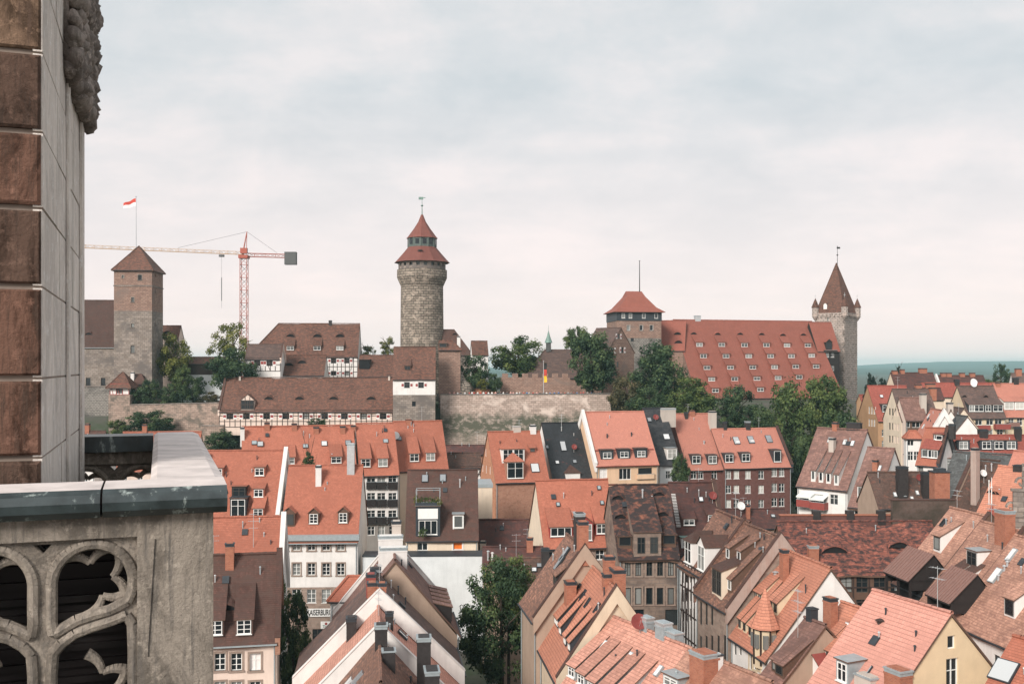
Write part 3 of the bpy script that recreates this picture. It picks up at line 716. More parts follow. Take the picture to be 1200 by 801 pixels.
def sign(parent, px0, px1, py0, py1, text, hs, tcol, boardmat, k, fit=True, dot=False):
    a0, z1 = k.onfront(px0, py0); a1, z0 = k.onfront(px1, py1); b = MB(); p = k.l(a0, 0, z0); q = k.l(a1, 0, z1)
    b.box(p.x, q.x, -k.h-.16, -k.h-.04, p.z, q.z); o = b.build('sign', [boardmat], parent)
    cu = bpy.data.curves.new('lettering', 'FONT'); cu.body = text; cu.align_x = 'CENTER'; cu.align_y = 'CENTER'; cu.size = (q.z-p.z)*hs; cu.extrude = .012; cu.offset = .012
    to = bpy.data.objects.new('tmp', cu); COL.objects.link(to); bpy.context.view_layer.update()
    me = bpy.data.meshes.new_from_object(to.evaluated_get(bpy.context.evaluated_depsgraph_get())); wid = to.dimensions.x
    bpy.data.objects.remove(to); sx = (q.x-p.x)*.93/wid if fit else 1
    me.materials.clear(); me.materials.append(M[tcol])
    t = link('lettering', me, o, ((p.x+q.x)/2, -k.h-.175, (p.z+q.z)/2-(.18 if dot else 0))); t.rotation_euler = (R(90), 0, 0); t.scale = (sx, 1, 1)
    if dot:
        b = MB(); c = V(((p.x+q.x)/2-.3, 0, q.z-.27)); b.tube((c.x, -k.h-.19, c.z), (c.x, -k.h-.162, c.z), .17, .17, 16); b.build('emblem', ['redtimber'], o)
    return o
sign(k.root, 359, 390, 712.5, 721.5, 'KAISERBURG', 1.0, 'dark', 'frame', k)
sign(k.root, 376, 394, 727.5, 735.5, 'Tucher', .55, 'copper', 'frame', k, False, True)
b = MB(); a, z = k.onfront(396, 717); p = k.l(a, 0, z); b.lathe([(.05, -.62), (.38, -.2), (.45, .25), (.45, .5)], 8, 0); b.build('crest', ['ochre'], k.root, loc=(p.x, -k.h-.1, p.z))
k.win([372, 386], [746], 1.3, 2.1, 'd'); k.walls()

# ---- long row of orange roofs under the timbered castle stable
G = 'orange roofed terrace houses under the castle stable'
k = H('terrace_house', 'broad orange roof at the left end of the terrace under the timbered castle stable', 166, 15, A=(284, 562), B=418, ridge=[(300, 498.5), (396, 498.5)], wall='cream', roof='orange', group=G, sag=.12)
for x, y in ((298, 519), (358, 523)): k.skylight(x, y, .9, .8, 'zinc')
for x, y in ((305, 520.5), (380, 520), (408, 519)): k.skylight(x, y, 1, 1)
for x, y in ((313, 503), (345, 504), (370.5, 508), (401.7, 507)): k.chimney(x, y, .9, .8, 1.1)
k.dormer('shed', 339, 544, 2.0, 1.3, 'w', reach=.5); k.dormer('shed', 394, 543, 2.0, 1.3, 'w', reach=.5); k.chimney(284, 515, .7, .7, 2, 'chimwhite'); k.pipe(389, 540, 1.2); k.pipe(392, 541, .8); k.walls()
k = H('terrace_house', 'orange roofed terrace house with white framed dark balconies on its facade', 172, 15, A=(422, 554), B=467, ridge=[(400, 496), (452, 495)], wall='white', roof='orange', bands=[(614, 'grey')], group=G, sag=.1)
C = [435, 447, 460]
k.win(C, [561, 581.5, 602], 1.45, 1.3, 'w'); k.win(C, 621.5, 1.2, 1.5, 'w')
for y in (572.5, 593, 613.5):
    for x in C: k.balcony(x, y-.5, 1.6, .35, 'darkwood', 1.15)
k.dormer('shed', 428.5, 547.5, 1.9, 1.6, 'w', reach=.55); k.dormer('shed', 448.7, 547, 1.9, 1.6, 'w', reach=.55); k.chimney(414, 506, .8, .7, 1.1); k.skylight(452, 517, .9, .8, 'zinc'); k.walls()
k = H('terrace_house', 'right end house of the orange terrace with a round white satellite dish on its roof', 178, 15, A=(467, 549), B=525, ridge=[(453, 494), (510, 492)], wall='cream', roof='orange', group=G, sag=.1)
k.dormer('shed', 485.5, 541, 1.9, 1.6, 'w', reach=.6); k.dormer('shed', 504.5, 540, 1.9, 1.6, 'w', reach=.6); k.dish(463, 515, .75, ht=.7); k.chimney(479, 497, 1.1, .8, .8); k.skylight(468, 514, .8, .8); k.walls()

# ---- brown roof with loft terrace, white yard wall
k = H('town_house', 'dark brown roofed house with a planted roof terrace above its big glazed dormer', 135, 3, A=(475.5, 629), B=560, ridge=[(477, 550), (548, 550)], wall='cream', roof='brown', sag=.06)
k.win([495], 638, 1.4, 1.5, 'w'); k.win([506], 638, 1.2, 1.5, 'wb'); k.win([536.5], 638, 1.25, 1.3, 'wo1', 'white')
k.skylight(498, 561, .9, 1.2); k.skylight(519, 560.5, .9, 1.2); k.pipe(539, 570, 1.0, .1); k.pipe(541, 610, .1)
d = k.dormer('box', 501.5, 627.5, 3.3, 4.0, None, 'lead', 'zinc'); fm, pm = window_meshes(2.5, 1.9, 'wq1')
o = link('window', fm, d, (0, -.04, 1.15)); link('pane', pm, o)
b = MB(); b.box(-1.35, 1.35, -.05, -.004, 2.3, 3.7); b.build('blind', ['frame'], d)
b = MB()
for x in (-1.6, 1.6): b.beam((x, .1, 4.15), (x, .1, 6.2), .07); b.beam((x, 2.4, 4.15), (x, 2.4, 6.2), .07)
b.beam((-1.65, .1, 6.2), (1.65, .1, 6.2), .07); b.beam((-1.65, 2.4, 6.2), (1.65, 2.4, 6.2), .071); b.beam((-1.6, .1, 6.2), (-1.6, 2.4, 6.2), .072); b.beam((1.6, .1, 6.2), (1.6, 2.4, 6.2), .072); b.box(-1.7, 1.7, .04, .12, 4.12, 4.5, 1); b.build('pergola', ['zinc', 'lead'], d)
TERR = k.root.matrix_basis @ V(d.location)+V((0, .4, 4.2))
k.dormer('box', 537, 619, 1.5, 1.9, 'w1', 'frame', 'zinc'); k.walls()
def block(name, label, cat, px0, px1, pytop, Y, depth, wall, roof='zinc', rot=0, kerb=.25, group=None, base=None, over=.1):
    "flat roofed block or free standing wall: its front top edge is seen from px0 to px1 at pytop"
    a = at(px0, pytop, Y); e = V((math.cos(R(rot)), math.sin(R(rot)), 0)); kk = (px1-CX)/F; L = (kk*a.y-a.x)/(e.x-kk*e.y)
    n = V((-e.y, e.x, 0)); c = a+e*L/2+n*depth/2; zb = base if base is not None else ground(c.x, c.y)-.5
    r = link(name, None); r.location = (c.x, c.y, zb); r.rotation_euler = (0, 0, R(rot)); tag(r, label, cat, group)
    b = MB(); h = a.z-zb; b.box(-L/2, L/2, -depth/2, depth/2, 0, h, 0, 'b'); b.build('wall', [wall], r)
    b = MB(); b.box(-L/2-over, L/2+over, -depth/2-over, depth/2+over, h+.003, h+kerb); b.build('coping', [roof], r)
    return r, L, h
block('yard_building', 'tall blank white courtyard building below the brown roof, behind the big tree', 'building', 425, 590, 652, 130.5, 3.4, 'coolwhite', 'lead', 2, .12)
block('flat_roofed_annex', 'small cream flat roofed annex beside the orange brick house', 'annex', 549, 577, 571, 150, 7, 'cream', 'zinc', 4, .5)
k = H('shed_house', 'low brown roofed house with black and white timbering beside the brick house', 186, 8, A=(526, 546), B=564, ridge=[(530, 530), (560, 530)], pitch=38, wall='white', roof='darkbrown'); k.timber(k.ze-3, k.ze-.1, 1.0, 'timber'); k.walls()
k = H('shed_house', 'narrow dark red roof tucked under the rampart left of the brick house', 202, 4, A=(521, 531), B=568, ridge=[(525, 521), (565, 521)], pitch=30, wall='brick', roof='darkred'); k.walls()
k = H('low_house', 'long low dark brown roof right of the cream window wall, below the brick house', 142, 0, A=(560, 650), B=640, ridge=[(575, 608), (625, 608)], pitch=48, wall='tanwall', roof='darkred', sag=.1); k.chimney(566, 648, .8, .8, 1.6, 'chimpale'); k.walls()
k = H('low_house', 'reddish brown roof with a square brick chimney behind the dark slate lean-to', 124, 0, A=(566, 658), B=637, ridge=[(600, 640)], pitch=40, wall='tanwall', roof='darkred'); k.chimney(621, 646, .8, .7, 1.6); k.pipe(572, 655, 1, .12); k.pipe(577, 655, .8, .12, 'chimwhite'); k.walls()
k = H('low_house', 'dark slate roofed lean-to with skylights between the big tree and the dusty tan gable', 113, 0, A=(586, 686), B=640, ridge=[(600, 653)], pitch=40, wall='tanwall', roof='darkbrown'); k.skylight(632, 663, .6, .6); k.skylight(626, 668, .6, .6); k.chimney(639, 668, .9, .9, 2.4, 'chimdark'); k.walls()

# ---- row under the rampart
k = H('brick_house', 'orange brick house with a large white timbered oriel dormer under the rampart', 165, 14, A=(581, 562), B=643, ridge=[(569.5, 504), (629, 506)], wall='brick', roof='orange', gable='orangebrick')
k.dormer('hip', 604, 562, 3.0, 2.9, 'w', 'brick', t=.05); k.dormer('hip', 601.5, 542, 3.9, 2.4, 'w', 'white', nwin=2)
k.dormer('shed', 624, 530, 1.1, .8, 'd1'); k.skylight(627, 548.5, 1.4, 1.7, 'skylight'); k.chimney(606, 506, 1.3, .9, .9, 'chimpale', 'zinc'); k.chimney(625, 508, 1.0, .9, 1.4, 'chimwhite')
for x, y in ((569, 530), (565.5, 548), (569.5, 549.5), (574, 551), (565.5, 566), (570, 568)): k.win1(x, y, .85, 1.4, 'w', None, 'L')
k.win([638], 568, .9, 2, 'd'); k.win([638], 588, .9, 1.6, 'w'); k.walls()
G = 'terrace houses in the row under the castle trees'
k = H('slate_house', 'black slate roofed house with rusty patches between the brick house and the pink roof', 172, 14, A=(648, 560), B=700, ridge=[(628, 496), (677, 494)], wall='white', roof='slatered', group=G)
k.skylight(660, 523, 1.0, 2.0); k.skylight(653, 542, .7, .7); k.skylight(673.5, 541, .7, .7); k.skylight(641, 524, .6, .7); k.dish(672.5, 529, .5, 'reddish', .8); k.antenna(658, 502, 2.6); k.dormer('hip', 671.5, 560, 2.6, 1.0, None, 'white', 'brown'); k.pipe(658, 504, .6); k.walls()
k = H('terrace_house', 'peach house with plain pink roof and three dark framed dormers, white verge on its left', 172, 15, A=(698.5, 542.5), B=771, ridge=[(676, 483), (750, 481)], wall='peachw', roof='pink', paraL='white', group=G, gutter='red')
for x, y in ((711.5, 537.5), (731.5, 536.5), (751.5, 535.5)): k.dormer('box', x, y, 2.3, 1.55, 'wc', 'lead', 'lead', ww=1.5, wh=1.0)
for x, y in ((711.5, 512), (740, 510)): k.pipe(x, y, .5, .12, 'lead')
k.win([707], 555, 1.5, 1.9, 'wb'); k.win([714], 555, 1.0, 1.8, 'wc'); k.win([732.5], 555, 2.2, 1.9, 'wq1'); k.win([756], 553.5, 2.6, 1.7, 'd1'); k.balcony(756, 560, 3.2, .3, 'peachw', .75)
b = MB(); p = k.l(.2, k.h*.22, k.ze+k.h*.22*k.tp); b.tube((p.x, p.y, p.z+.2), (p.x+k.L-.4, p.y, p.z+.2), .07); b.build('snow_guard', ['redtimber'], k.roof); k.walls()
k = H('slate_house', 'narrow black slate roof with white dormer between the pink roof and the long brick block', 181, 15, A=(772, 542), B=798, ridge=[(751, 478.5), (783, 477)], wall='coolwhite', roof='slate', group=G)
k.skylight(761, 492, .8, .9); k.dish(768, 492, .55, 'reddish', .5); k.skylight(781, 512, 1.2, 1.2); k.dormer('box', 787.5, 538, 2.0, 2.0, 'wc', 'white', 'zinc'); k.chimney(784, 493, 2.8, .9, 2.3, 'chimpale', 'zinc'); k.win([783], 556, .9, 1.4, 'w'); k.walls()
DW = dict(wall='darkbrick', group=G)
k = H('apartment_block', 'left part of the dark brick block, taller salmon roof with a broad rendered chimney', 185, 14, A=(806, 548), B=849, ridge=[(792, 485), (832, 483.5)], roof='pink', **DW)
for x in (816, 835): k.dormer('box', x, 543.5, 1.9, 1.7, 'w', 'lead', 'lead')
k.win([813, 821, 837], [556, 573, 590], 1.15, 1.5, 'w'); k.chimney(836, 504, 1.3, 1.1, 3.6, 'chimpale'); k.chimney(804.5, 490, .6, .6, 1.1, 'chimdark'); k.chimney(812, 487, .9, .7, .9); k.pipe(825, 519, .4, .14); k.walls()
k = H('apartment_block', 'right part of the dark brick block with three roof windows and white framed windows', 186, 14, A=(849, 546), B=927, ridge=[(852, 503), (906, 500)], pitch=50, roof='pink', paraR='lead', **DW)
for x, y in ((854.5, 542), (874, 541)): k.dormer('box', x, y, 1.9, 1.7, 'w', 'lead', 'lead')
k.dormer('box', 911, 541.5, 1.7, 2.3, 'w1', 'lead', 'lead')
for x, y in ((863, 516.5), (880, 515.5), (901, 514.5)): k.skylight(x, y, 1.2, 1.7); k.skylight(x+1.5, y+1.5, .9, .5, 'shutter')
k.win([853.5, 863, 876.5, 892], [556, 573, 590], 1.15, 1.5, 'wc'); k.win([907.5, 916], [553, 571, 588], 1.15, 1.6, 'w'); k.chimney(850, 503, .7, .6, 1.4, 'chimdark'); k.chimney(877, 503, .9, .8, 1.5, 'chimdark', 'zinc'); k.walls()

# ---- orange house, mottled stone house, dark roof
k = H('town_house', 'bright orange roofed house with small white pedimented centre dormer and cream left gable', 125, 9, A=(638, 638), B=725, ridge=[(630, 563), (712, 560)], wall='sandstone', roof='orange', gable='cream', sag=.09)
k.dormer('shed', 657.5, 629, 3.0, 1.35, 'wq1', 'redtimber', reach=.5); k.dormer('shed', 705, 626, 1.6, 1.5, 'w', 'redtimber', reach=.5); k.dormer('gable', 685.5, 634, 2.1, 2.3, 'w', 'redtimber')
for x, y in ((654, 591.5), (702, 572), (705.5, 589.5)): k.skylight(x, y, .5, .6, 'zinc')
k.win([703, 715], 646.5, 1.1, 1.9, 'w3'); k.win([641, 668], 648, 1.0, 1.6, 'w'); k.walls()
k = H('stone_house', 'old brown stone house with lichen mottled roof and a broad two window roof bay', 118, 5, A=(725, 650), B=796, ridge=[(715, 569), (781, 565.5)], wall='stone', roof='mottled', gutter='timber', sag=.18)
k.dormer('shed', 759, 650, 3.3, 2.7, 'd', 'stone', reach=.93, nwin=2, ww=1.05, wh=1.9, t=.02)
for x, y in ((722, 584), (772, 580), (776.5, 603), (725, 606)): k.hatch(x, y, 1.5, .5)
k.dormer('hip', 732, 640, 1.7, 1.3, 'd1', 'browntimber'); k.dormer('hip', 784, 638, 1.7, 1.3, 'd1', 'browntimber'); k.pipe(753, 588, 1.5, .1)
C = [735.5, 748, 761, 773.5, 786]
k.win(C, [666], .72, 1.7, 'd', 'sandstone'); k.win(C, [698], .8, 2.0, 'd1', 'sandstone'); k.win([747, 790], 723, 1.6, 1.9, 'd1'); k.walls()
k = H('town_house', 'dark red brown roof with white rung roof ladder and small white arched dormers', 126, 4, A=(797, 645), B=851, ridge=[(785, 566), (843, 562.5)], wall='stone', roof='darkred', paraR='creamold', sag=.1)
k.dormer('shed', 807.5, 616, 1.7, 1.0, 'w'); k.dormer('shed', 836, 611, 1.7, 1.0, 'w'); k.dormer('box', 803.5, 641, 1.1, 1.2, 'w', 'frame', 'copper'); k.skylight(821.5, 585.5, .6, .7); k.dish(835, 588, .55, 'reddish', .8); k.pipe(819, 582, .9, .05)
a0, t0, z0 = k.onroof(789, 580); a1, t1, z1 = k.onroof(793, 618); b = MB(); p, q = k.l(a0, t0, z0)+V((0, 0, .15)), k.l(a0, t1, z1)+V((0, 0, .15))
for i in range(22): c = p.lerp(q, i/21); b.box(c.x-.28, c.x+.28, c.y-.03, c.y+.03, c.z-.03, c.z+.05)
b.build('roof_ladder', ['frame'], k.roof); k.walls()
k = H('low_house', 'low plum brown roof in front of the dark brick block, with a white satellite dish', 141, 2, A=(848, 616), B=926, ridge=[(866, 596), (915, 595)], pitch=35, wall='tanwall', roof='darkred'); k.dish(868, 606, .6, 'dish', 1.6); k.chimney(877, 607, .5, .5, 1.8, 'chim'); k.skylight(906, 605, .6, .6); k.walls()

# ================================================================== gables below, left of the big tree
k = H('gabled_house', 'brown rendered gable house with five shed dormers stepping down its right roof', 92, 98, Rg=(463, 655), L=9.5, h=5.75, pitch=50, wall='tanwall', roof='brownpink', paraR='white', sag=.1)
for i in range(5): k.dormer('shed', 0, 0, .95, 1.5, 'd1', 'darkwood', p2=14, t=.5).location = k.l(1.2+i*1.7, .5, k.ze+.5*k.tp)
o = chimney(k.roof, k.l(7.6, k.h-.3, k.zr-.6), .9, .9, 2.9, 'chimpale'); chimney(k.roof, k.l(3.1, k.h+.1, k.zr-.9), 2.6, .9, 1.4, 'chimwhite', 'zinc').rotation_euler = (0, 0, R(90)); chimney(k.roof, k.l(6.8, k.h+.3, k.zr-.9), 2.4, .9, 1.9, 'chimwhite', 'zinc').rotation_euler = (0, 0, R(90)); k.walls()
k = H('gabled_house', 'house with broad white gable parapet and dusty brown roof behind the salmon gable', 83, 98, Rg=(444.7, 694), L=8.6, h=6.8, pitch=45, wall='white', roof='greybrown', paraL='white', sag=.1)
k.chimney(452, 700, .7, .7, 1.2); k.skylight(475, 720, .6, .9, 'dark')
chimney(k.roof, k.l(1.5, k.h+.6, k.zr-.5), .9, .8, 1.0, 'chim'); chimney(k.roof, k.l(4.0, k.h+.7, k.zr-.6), .9, .8, 1.3, 'redpanel'); chimney(k.roof, k.l(6.4, k.h+.3, k.zr-.4), 1.0, .9, 1.1, 'chimdark'); k.walls()
k = H('gabled_house', 'salmon tiled house with white gable band, in front of the broad white gable parapet', 75.7, 98, Rg=(444, 735), L=7.3, h=6.6, pitch=45, wall='pinkcream', roof='dustpink', paraL='white', sag=.06)
k.chimney(460, 737, .6, .6, 1.3, 'chimdark'); chimney(k.roof, k.l(6.5, k.h+2.2, k.zr-2.6), 1.0, .8, 1.8, 'chimdark'); k.skylight(472, 745, .5, 1); k.walls()
k = H('gabled_house', 'tan tiled roof with black sheet clad chimneys, nearest of the stacked gables', None, 98, P=(-8.5, 64.5, 17.7), L=11.2, h=6.2, pitch=48, wall='pinkcream', roof='tanold', sag=.06)
chimney(k.roof, k.l(8.6, k.h-.1, k.zr-.1), .95, .9, 1.5, 'chimdark', 'zinc'); chimney(k.roof, k.l(8.2, k.h-3.2, k.zr-3.7), 1.15, 1.0, 4.2, 'chimdark', 'zinc'); chimney(k.roof, k.l(5.8, k.h-.6, k.zr-.5), 1.0, .9, .8, 'chimdark', 'zinc'); chimney(k.roof, k.l(5.2, k.h-3.6, k.zr-4), 1.6, 1.0, 3.0, 'chimdark', 'zinc')
for a, t in ((5, 2.0), (6.5, 1.6), (8, 2.4)): k_ = k.l(a, 2*k.h-(k.h-t), k.zr-t*k.tp); b = MB(); b.box(-.35, .35, -.6, .6, -.05, .1); o = b.build('skylight', ['skylight'], k.roof, loc=k_); o.rotation_euler = (-math.atan(k.tp), 0, 0)
for sx, t in ((1, -.2), (-1, 2*k.h+.2)):   # grey louvred vents at both eaves
    b = MB(); p = k.l(8.2, t, k.ze+1.2)
    for i in range(6): b.box(p.x-.9, p.x+.9, p.y-.5, p.y+.5, p.z-1.6+i*.42, p.z-1.6+i*.42+.2)
    b.build('louvred_vent', ['zinc'], k.root)
k.walls()
k = H('side_house', 'small orange hip roofed house below the white corner house', 101, 0, A=(387, 699), B=436, ridge=[(405, 674)], hipL=.85, pitch=45, wall='white', roof='orange'); k.win([425], 704, .8, 1.0, 'w'); k.walls()
# ================================================================== gables right of the big tree
k = H('gabled_house', 'dusty tan tiled roof with white roof windows right of the big tree', 97, -81, Rg=(664, 624.6), L=7.6, h=4.4, pitch=54, wall='tanwall', roof='tanold', paraR='tanwall', sag=.1)
for x, y in ((661, 650), (655, 660), (660, 665)): k.skylight(x, y, .8, 1.6)
for x, y in ((650, 684), (655, 690)): k.dormer('shed', x, y, 1.2, 1.0, 'd1', 'darkwood', reach=.7)
k.chimney(674, 640, .9, .9, 3.0, 'chimdark', 'zinc'); chimney(k.roof, k.l(k.L-.3, k.h-.1, k.zr-.4), 1.0, .9, 2.6); k.walls()
k = H('gabled_house', 'bright orange tiled house with weathered cream gable and brick chimneys', 89.5, -83, Rg=(694, 662), L=9.6, h=4.6, pitch=56, wall='creamold', roof='peach', paraR='creamold', sag=.05)
for x, y in ((648.5, 727), (653, 734), (656.5, 743), (662, 755), (667, 762)): k.dormer('shed', x, y, 1.0, .85, 'w', 'lead', reach=.6)
for x, y in ((677, 690), (683, 697), (688, 707), (699, 713), (681, 702)): k.skylight(x, y, .35, 1.0, 'dark')
k.chimney(663, 716, 1.0, .9, 2.6); k.chimney(661.5, 705, .6, .6, 2.6); k.chimney(707, 690, .8, .7, 1.2); chimney(k.roof, k.l(4.6, k.h+.5, k.zr-.6), .9, .9, 2.2); chimney(k.roof, k.l(7.0, k.h+.7, k.zr-.9), 1.5, 1.0, 1.9); k.win([652, 656, 660], 775, .6, 1.3, 'w'); k.walls()
k = H('gabled_house', 'broad dusty pink roof with a row of shed dormers at the bottom centre', 80, -63, Rg=(718.5, 721), Rb=808, h=6.8, pitch=45, wall='tanwall', roof='dustpink', sag=.04)
for x, y in ((668, 793), (681, 803), (693, 812), (706, 822), (720, 832)): k.dormer('shed', x, y, 1.2, 1.0, 'w', 'zinc', reach=.72)
for x, y in ((707, 757), (737, 771), (771.5, 787)): k.skylight(x, y, .45, .9, 'shutter')
k.dish(750, 741, .62, 'reddish', .8)
o = chimney(k.roof, k.l(4.4, k.h+.2, k.zr-.2), 1.0, .7, 1.0, 'zinc', 'steel'); chimney(k.roof, k.l(6.6, k.h+.2, k.zr-.2), 1.1, .8, 1.1, 'zinc', 'steel'); chimney(k.roof, k.l(7.6, k.h+.4, k.zr-.4), 1.3, .8, .8, 'zinc', 'steel'); k.walls()
k = H('gabled_house', 'ribbed tan roof with a stout rendered brick chimney at the bottom edge', 71, -63, Rg=(808, 758), L=8.5, h=6.8, pitch=45, wall='tanwall', roof='tan', sag=.04)
k.chimney(817, 804, 1.6, 1.3, 2.2, 'chim', 'zinc', 1); k.chimney(840, 783, .5, .4, .9, 'chimwhite'); k.dormer('box', 785, 806, 1.8, .9, 'w', 'zinc', 'zinc'); k.walls()
# ---- timbered, stone and white houses along the street
k = H('timbered_house', 'half timbered white house with two small roof bays, beside the stone houses', 112, -80, A=(797, 655), L=9.3, ridge=[(846, 598), (862, 606)], pitch=52, wall='white', roof='tanold', sag=.22)
k.timber(k.ze-11, k.ze-.05, .95, 'timber', rails=3, seed=4)
for y, n in ((675, 0), (697, 0), (720, 0)): k.win([800, 804.5, 809, 813], y, .75, 1.4, 'd', None)
d = k.dormer('hip', 806, 672, 2.2, 2.6, 'w', 'white', 'brown', t=.0); d.location = k.l(2.6, 0, k.ze)
d = k.dormer('gable', 812, 678, 2.2, 2.8, 'w', 'white', 'brown', t=.0); d.location = k.l(6.6, 0, k.ze)
k.skylight(838, 637, .6, .9); k.walls()
k = H('stone_house', 'brown sandstone house with tan roof, half timbered dormer bay and tall narrow windows', 103, -80, A=(817, 689), L=8.4, ridge=[(863, 610), (904, 622)], pitch=52, wall='sandstone', roof='tanold', paraL='tanold', paraR='greyred', sag=.14)
for x, y in ((853, 655), (866, 659), (855, 692)): k.dormer('shed', x, y, 1.1, 1.25, 'w1', 'browntimber', reach=.75)
k.dormer('shed', 840, 697, 2.6, 2.6, 'd', 'cream', 'brown', p2=18, nwin=2)
for y, x0 in ((718, 0), (758, 0)): k.win([821, 827.5, 834, 841.5, 849], [y], .8, 2.4, 'd1')
k.walls()
k = H('white_house', 'white gabled house with orange roof, three tiers of dormers and a pointed corner turret', 94.5, -80, A=(857.7, 740), L=8.0, ridge=[(917, 641), (952, 656)], pitch=52, wall='white', roof='peach', sag=.08)
for x, y in ((884, 703.5), (890.5, 707), (903.5, 715), (909, 718.5), (867, 736), (872.5, 740), (879, 745)): k.dormer('shed', x, y, .75, 1.05, 'd', 'yellow', reach=.7)
k.chimney(916, 680, .8, .6, 2.8); k.pipe(909, 676, .5, .2)
b = MB(); c = k.l(6.1, .6, k.ze); b.lathe([(1.0, -1.5), (1.05, 2.0)], 8, 0, c.x, c.y); b.lathe([(1.35, 2.0), (1.1, 2.5), (0, 5.6)], 8, 1, c.x, c.y); b.lathe([(1.35, 1.96), (.5, 1.95)], 8, 2, c.x, c.y)
for i in range(8): q = i*math.pi/4; b.beam((c.x+1.05*math.cos(q), c.y+1.05*math.sin(q), -1.2), (c.x+1.06*math.cos(q), c.y+1.06*math.sin(q), 1.95), .13, .13, 2)
for i in range(8):
    q = (i+.5)*math.pi/4; b.box(c.x+1.0*math.cos(q)-.2, c.x+1.0*math.cos(q)+.2, c.y+1.0*math.sin(q)-.2, c.y+1.0*math.sin(q)+.2, .3, 1.5, 3)
o = b.build('turret', ['yellow', 'peach', 'timber', 'pane'], k.root); o.location = (0, 0, k.lz(k.ze))
k.win([861.5, 867.5, 873.5], 757, .6, 1.6, 'd1'); k.win([880, 885, 889.5], 773, .6, 1.7, 'd1', 'yellow'); k.walls()
k = H('low_house', 'dusty brown roof with a tall antenna at the foot of the white gable', 84, -70, Rg=(943.4, 722), Rb=967, h=5.4, pitch=45, wall='tanwall', roof='brownpink', sag=.1)
k.dormer('shed', 909, 787, 1.2, 1.0, 'd1', 'browntimber', reach=.7); k.dormer('shed', 921, 795, 1.2, 1.0, 'd1', 'browntimber', reach=.7); k.antenna(935, 749, 4.2); k.chimney(948, 726, .7, .7, .9, 'lead'); k.walls()
k = H('gabled_house', 'orange roofed house with slim brick chimney and two white dormers beside the pink roof', 85, -68, Rg=(986.5, 704), L=9.5, h=7.2, pitch=50, wall='white', roof='peach', sag=.05)
k.dormer('shed', 959, 774, 1.3, 1.3, 'd1', 'white', 'peach', reach=.75); k.dormer('shed', 973.5, 781, 1.3, 1.3, 'd1', 'white', 'peach', reach=.75); k.chimney(969.5, 743, 1.0, .75, 3.0); k.skylight(990, 737, .5, 1.1, 'shutter'); k.dormer('gable', 953, 801, 1.8, 1.6, None, 'white', 'redpanel'); k.walls()
k = H('gabled_house', 'apricot gabled house with big smooth pink tiled roof at the bottom right', 70, -69, Rg=(1024, 690), Rb=1114, h=8.2, pitch=47, wall='apricot', roof='pinktile', sag=.015, gutter='zinc')
k.win1(1115, 752, .65, .85, 'w1', None, 'R'); k.win1(1116, 790, 1.0, 2.1, 'w', None, 'R')
k.dormer('box', 987, 800, 1.2, 1.5, 'w', 'zinc', 'zinc'); k.skylight(1002, 780, .08, .9, 'zinc'); k.skylight(1018, 788, .08, .9, 'zinc'); k.chimney(1011, 804, 1.5, .9, .6, 'chimpale', 'zinc', 2); k.chimney(1046, 804, 1.4, 1.0, 1.0, 'chim', 'zinc', 1)
for i in range(10):
    x = 1020+i*9; b = MB()
k.pipe(1031.5, 727, .05, .2, 'timber'); k.walls()
k = H('gabled_house', 'red tiled roof with a big pale skylight in the bottom right corner', 62, -62, Rg=(1189, 744), L=9, h=6.5, pitch=45, wall='white', roof='orange', sag=.03)
k.skylight(1176, 787, 1.5, 1.5, 'skylight'); k.walls()
# ---- tan roofed row with black timber balcony bays
def bay(k, a, w, z0, z1, proj, label=None):
    "dark timber balcony tower in front of the facade with a ribbed lean-to roof"
    b = MB(); p = k.l(a, 0, 0); x0, x1 = p.x-w/2, p.x+w/2; y1 = -k.h-.004; y0 = -k.h-proj; z0, z1 = k.lz(z0), k.lz(z1)
    for x in (x0, p.x, x1): b.beam((x, y0, z0), (x, y0, z1), .2)
    for i, z in enumerate((z0, (z0+z1)/2)):
        b.box(x0, x1, y0-.03, y1, z+.2, z+.35); b.box(x0-.04, x1+.04, y0-.08, y0-.031, z+.36, z+1.5); b.box(x0-.09, x0-.041, y0-.03, y1, z+.36, z+1.5); b.box(x1+.041, x1+.09, y0-.03, y1, z+.36, z+1.5)
    b.box(x1-.05, x1, y0, y1+2, z1-.9, z1); b.box(x0, x0+.05, y0, y1+2, z1-.9, z1)
    b.box(x0+.06, x1-.06, y1-.35, y1-.3, z0+.36, z1-.2, 1)
    o = b.build('balcony_bay', ['darkwood', 'dark'], k.root)
    r = MB(); d = 2.6; zt = z1+d*.95
    for sx in (0, 1):
        xa, xb = (x0-.15, p.x-.05) if sx == 0 else (p.x+.05, x1+.15); ya, yb = y0-.3, y0-.3+d
        r.face([(xa, ya, z1), (xb, ya, z1), (xb, yb, zt), (xa, yb, zt)]); r.face([(xa, ya, z1-.15), (xb, ya, z1-.15), (xb, ya, z1), (xa, ya, z1)], 1)
        for i in range(6): x = xa+(xb-xa)*i/5; r.beam((x, ya, z1+.04), (x, yb, zt+.04), .06, .08)
        for x in (xa, xb): r.face([(x, ya, z1-.15), (x, ya, z1), (x, yb, zt), (x, yb, zt-.15)], 1)
    for x in (x0, x1): r.face([(x, y0-.2, z1-.1), (x, y0-.3+d, zt-.05), (x, y0+d+1.6, z1-.1)], 1)
    r.face([(x0-.15, y0-.3+d, zt), (x1+.15, y0-.3+d, zt), (x1+.15, y0+d+1.7, z1), (x0-.15, y0+d+1.7, z1)], 1)
    r.build('bay_roof', ['ribbed', 'darkwood'], o)
G = 'tan roofed row houses with black balcony bays'
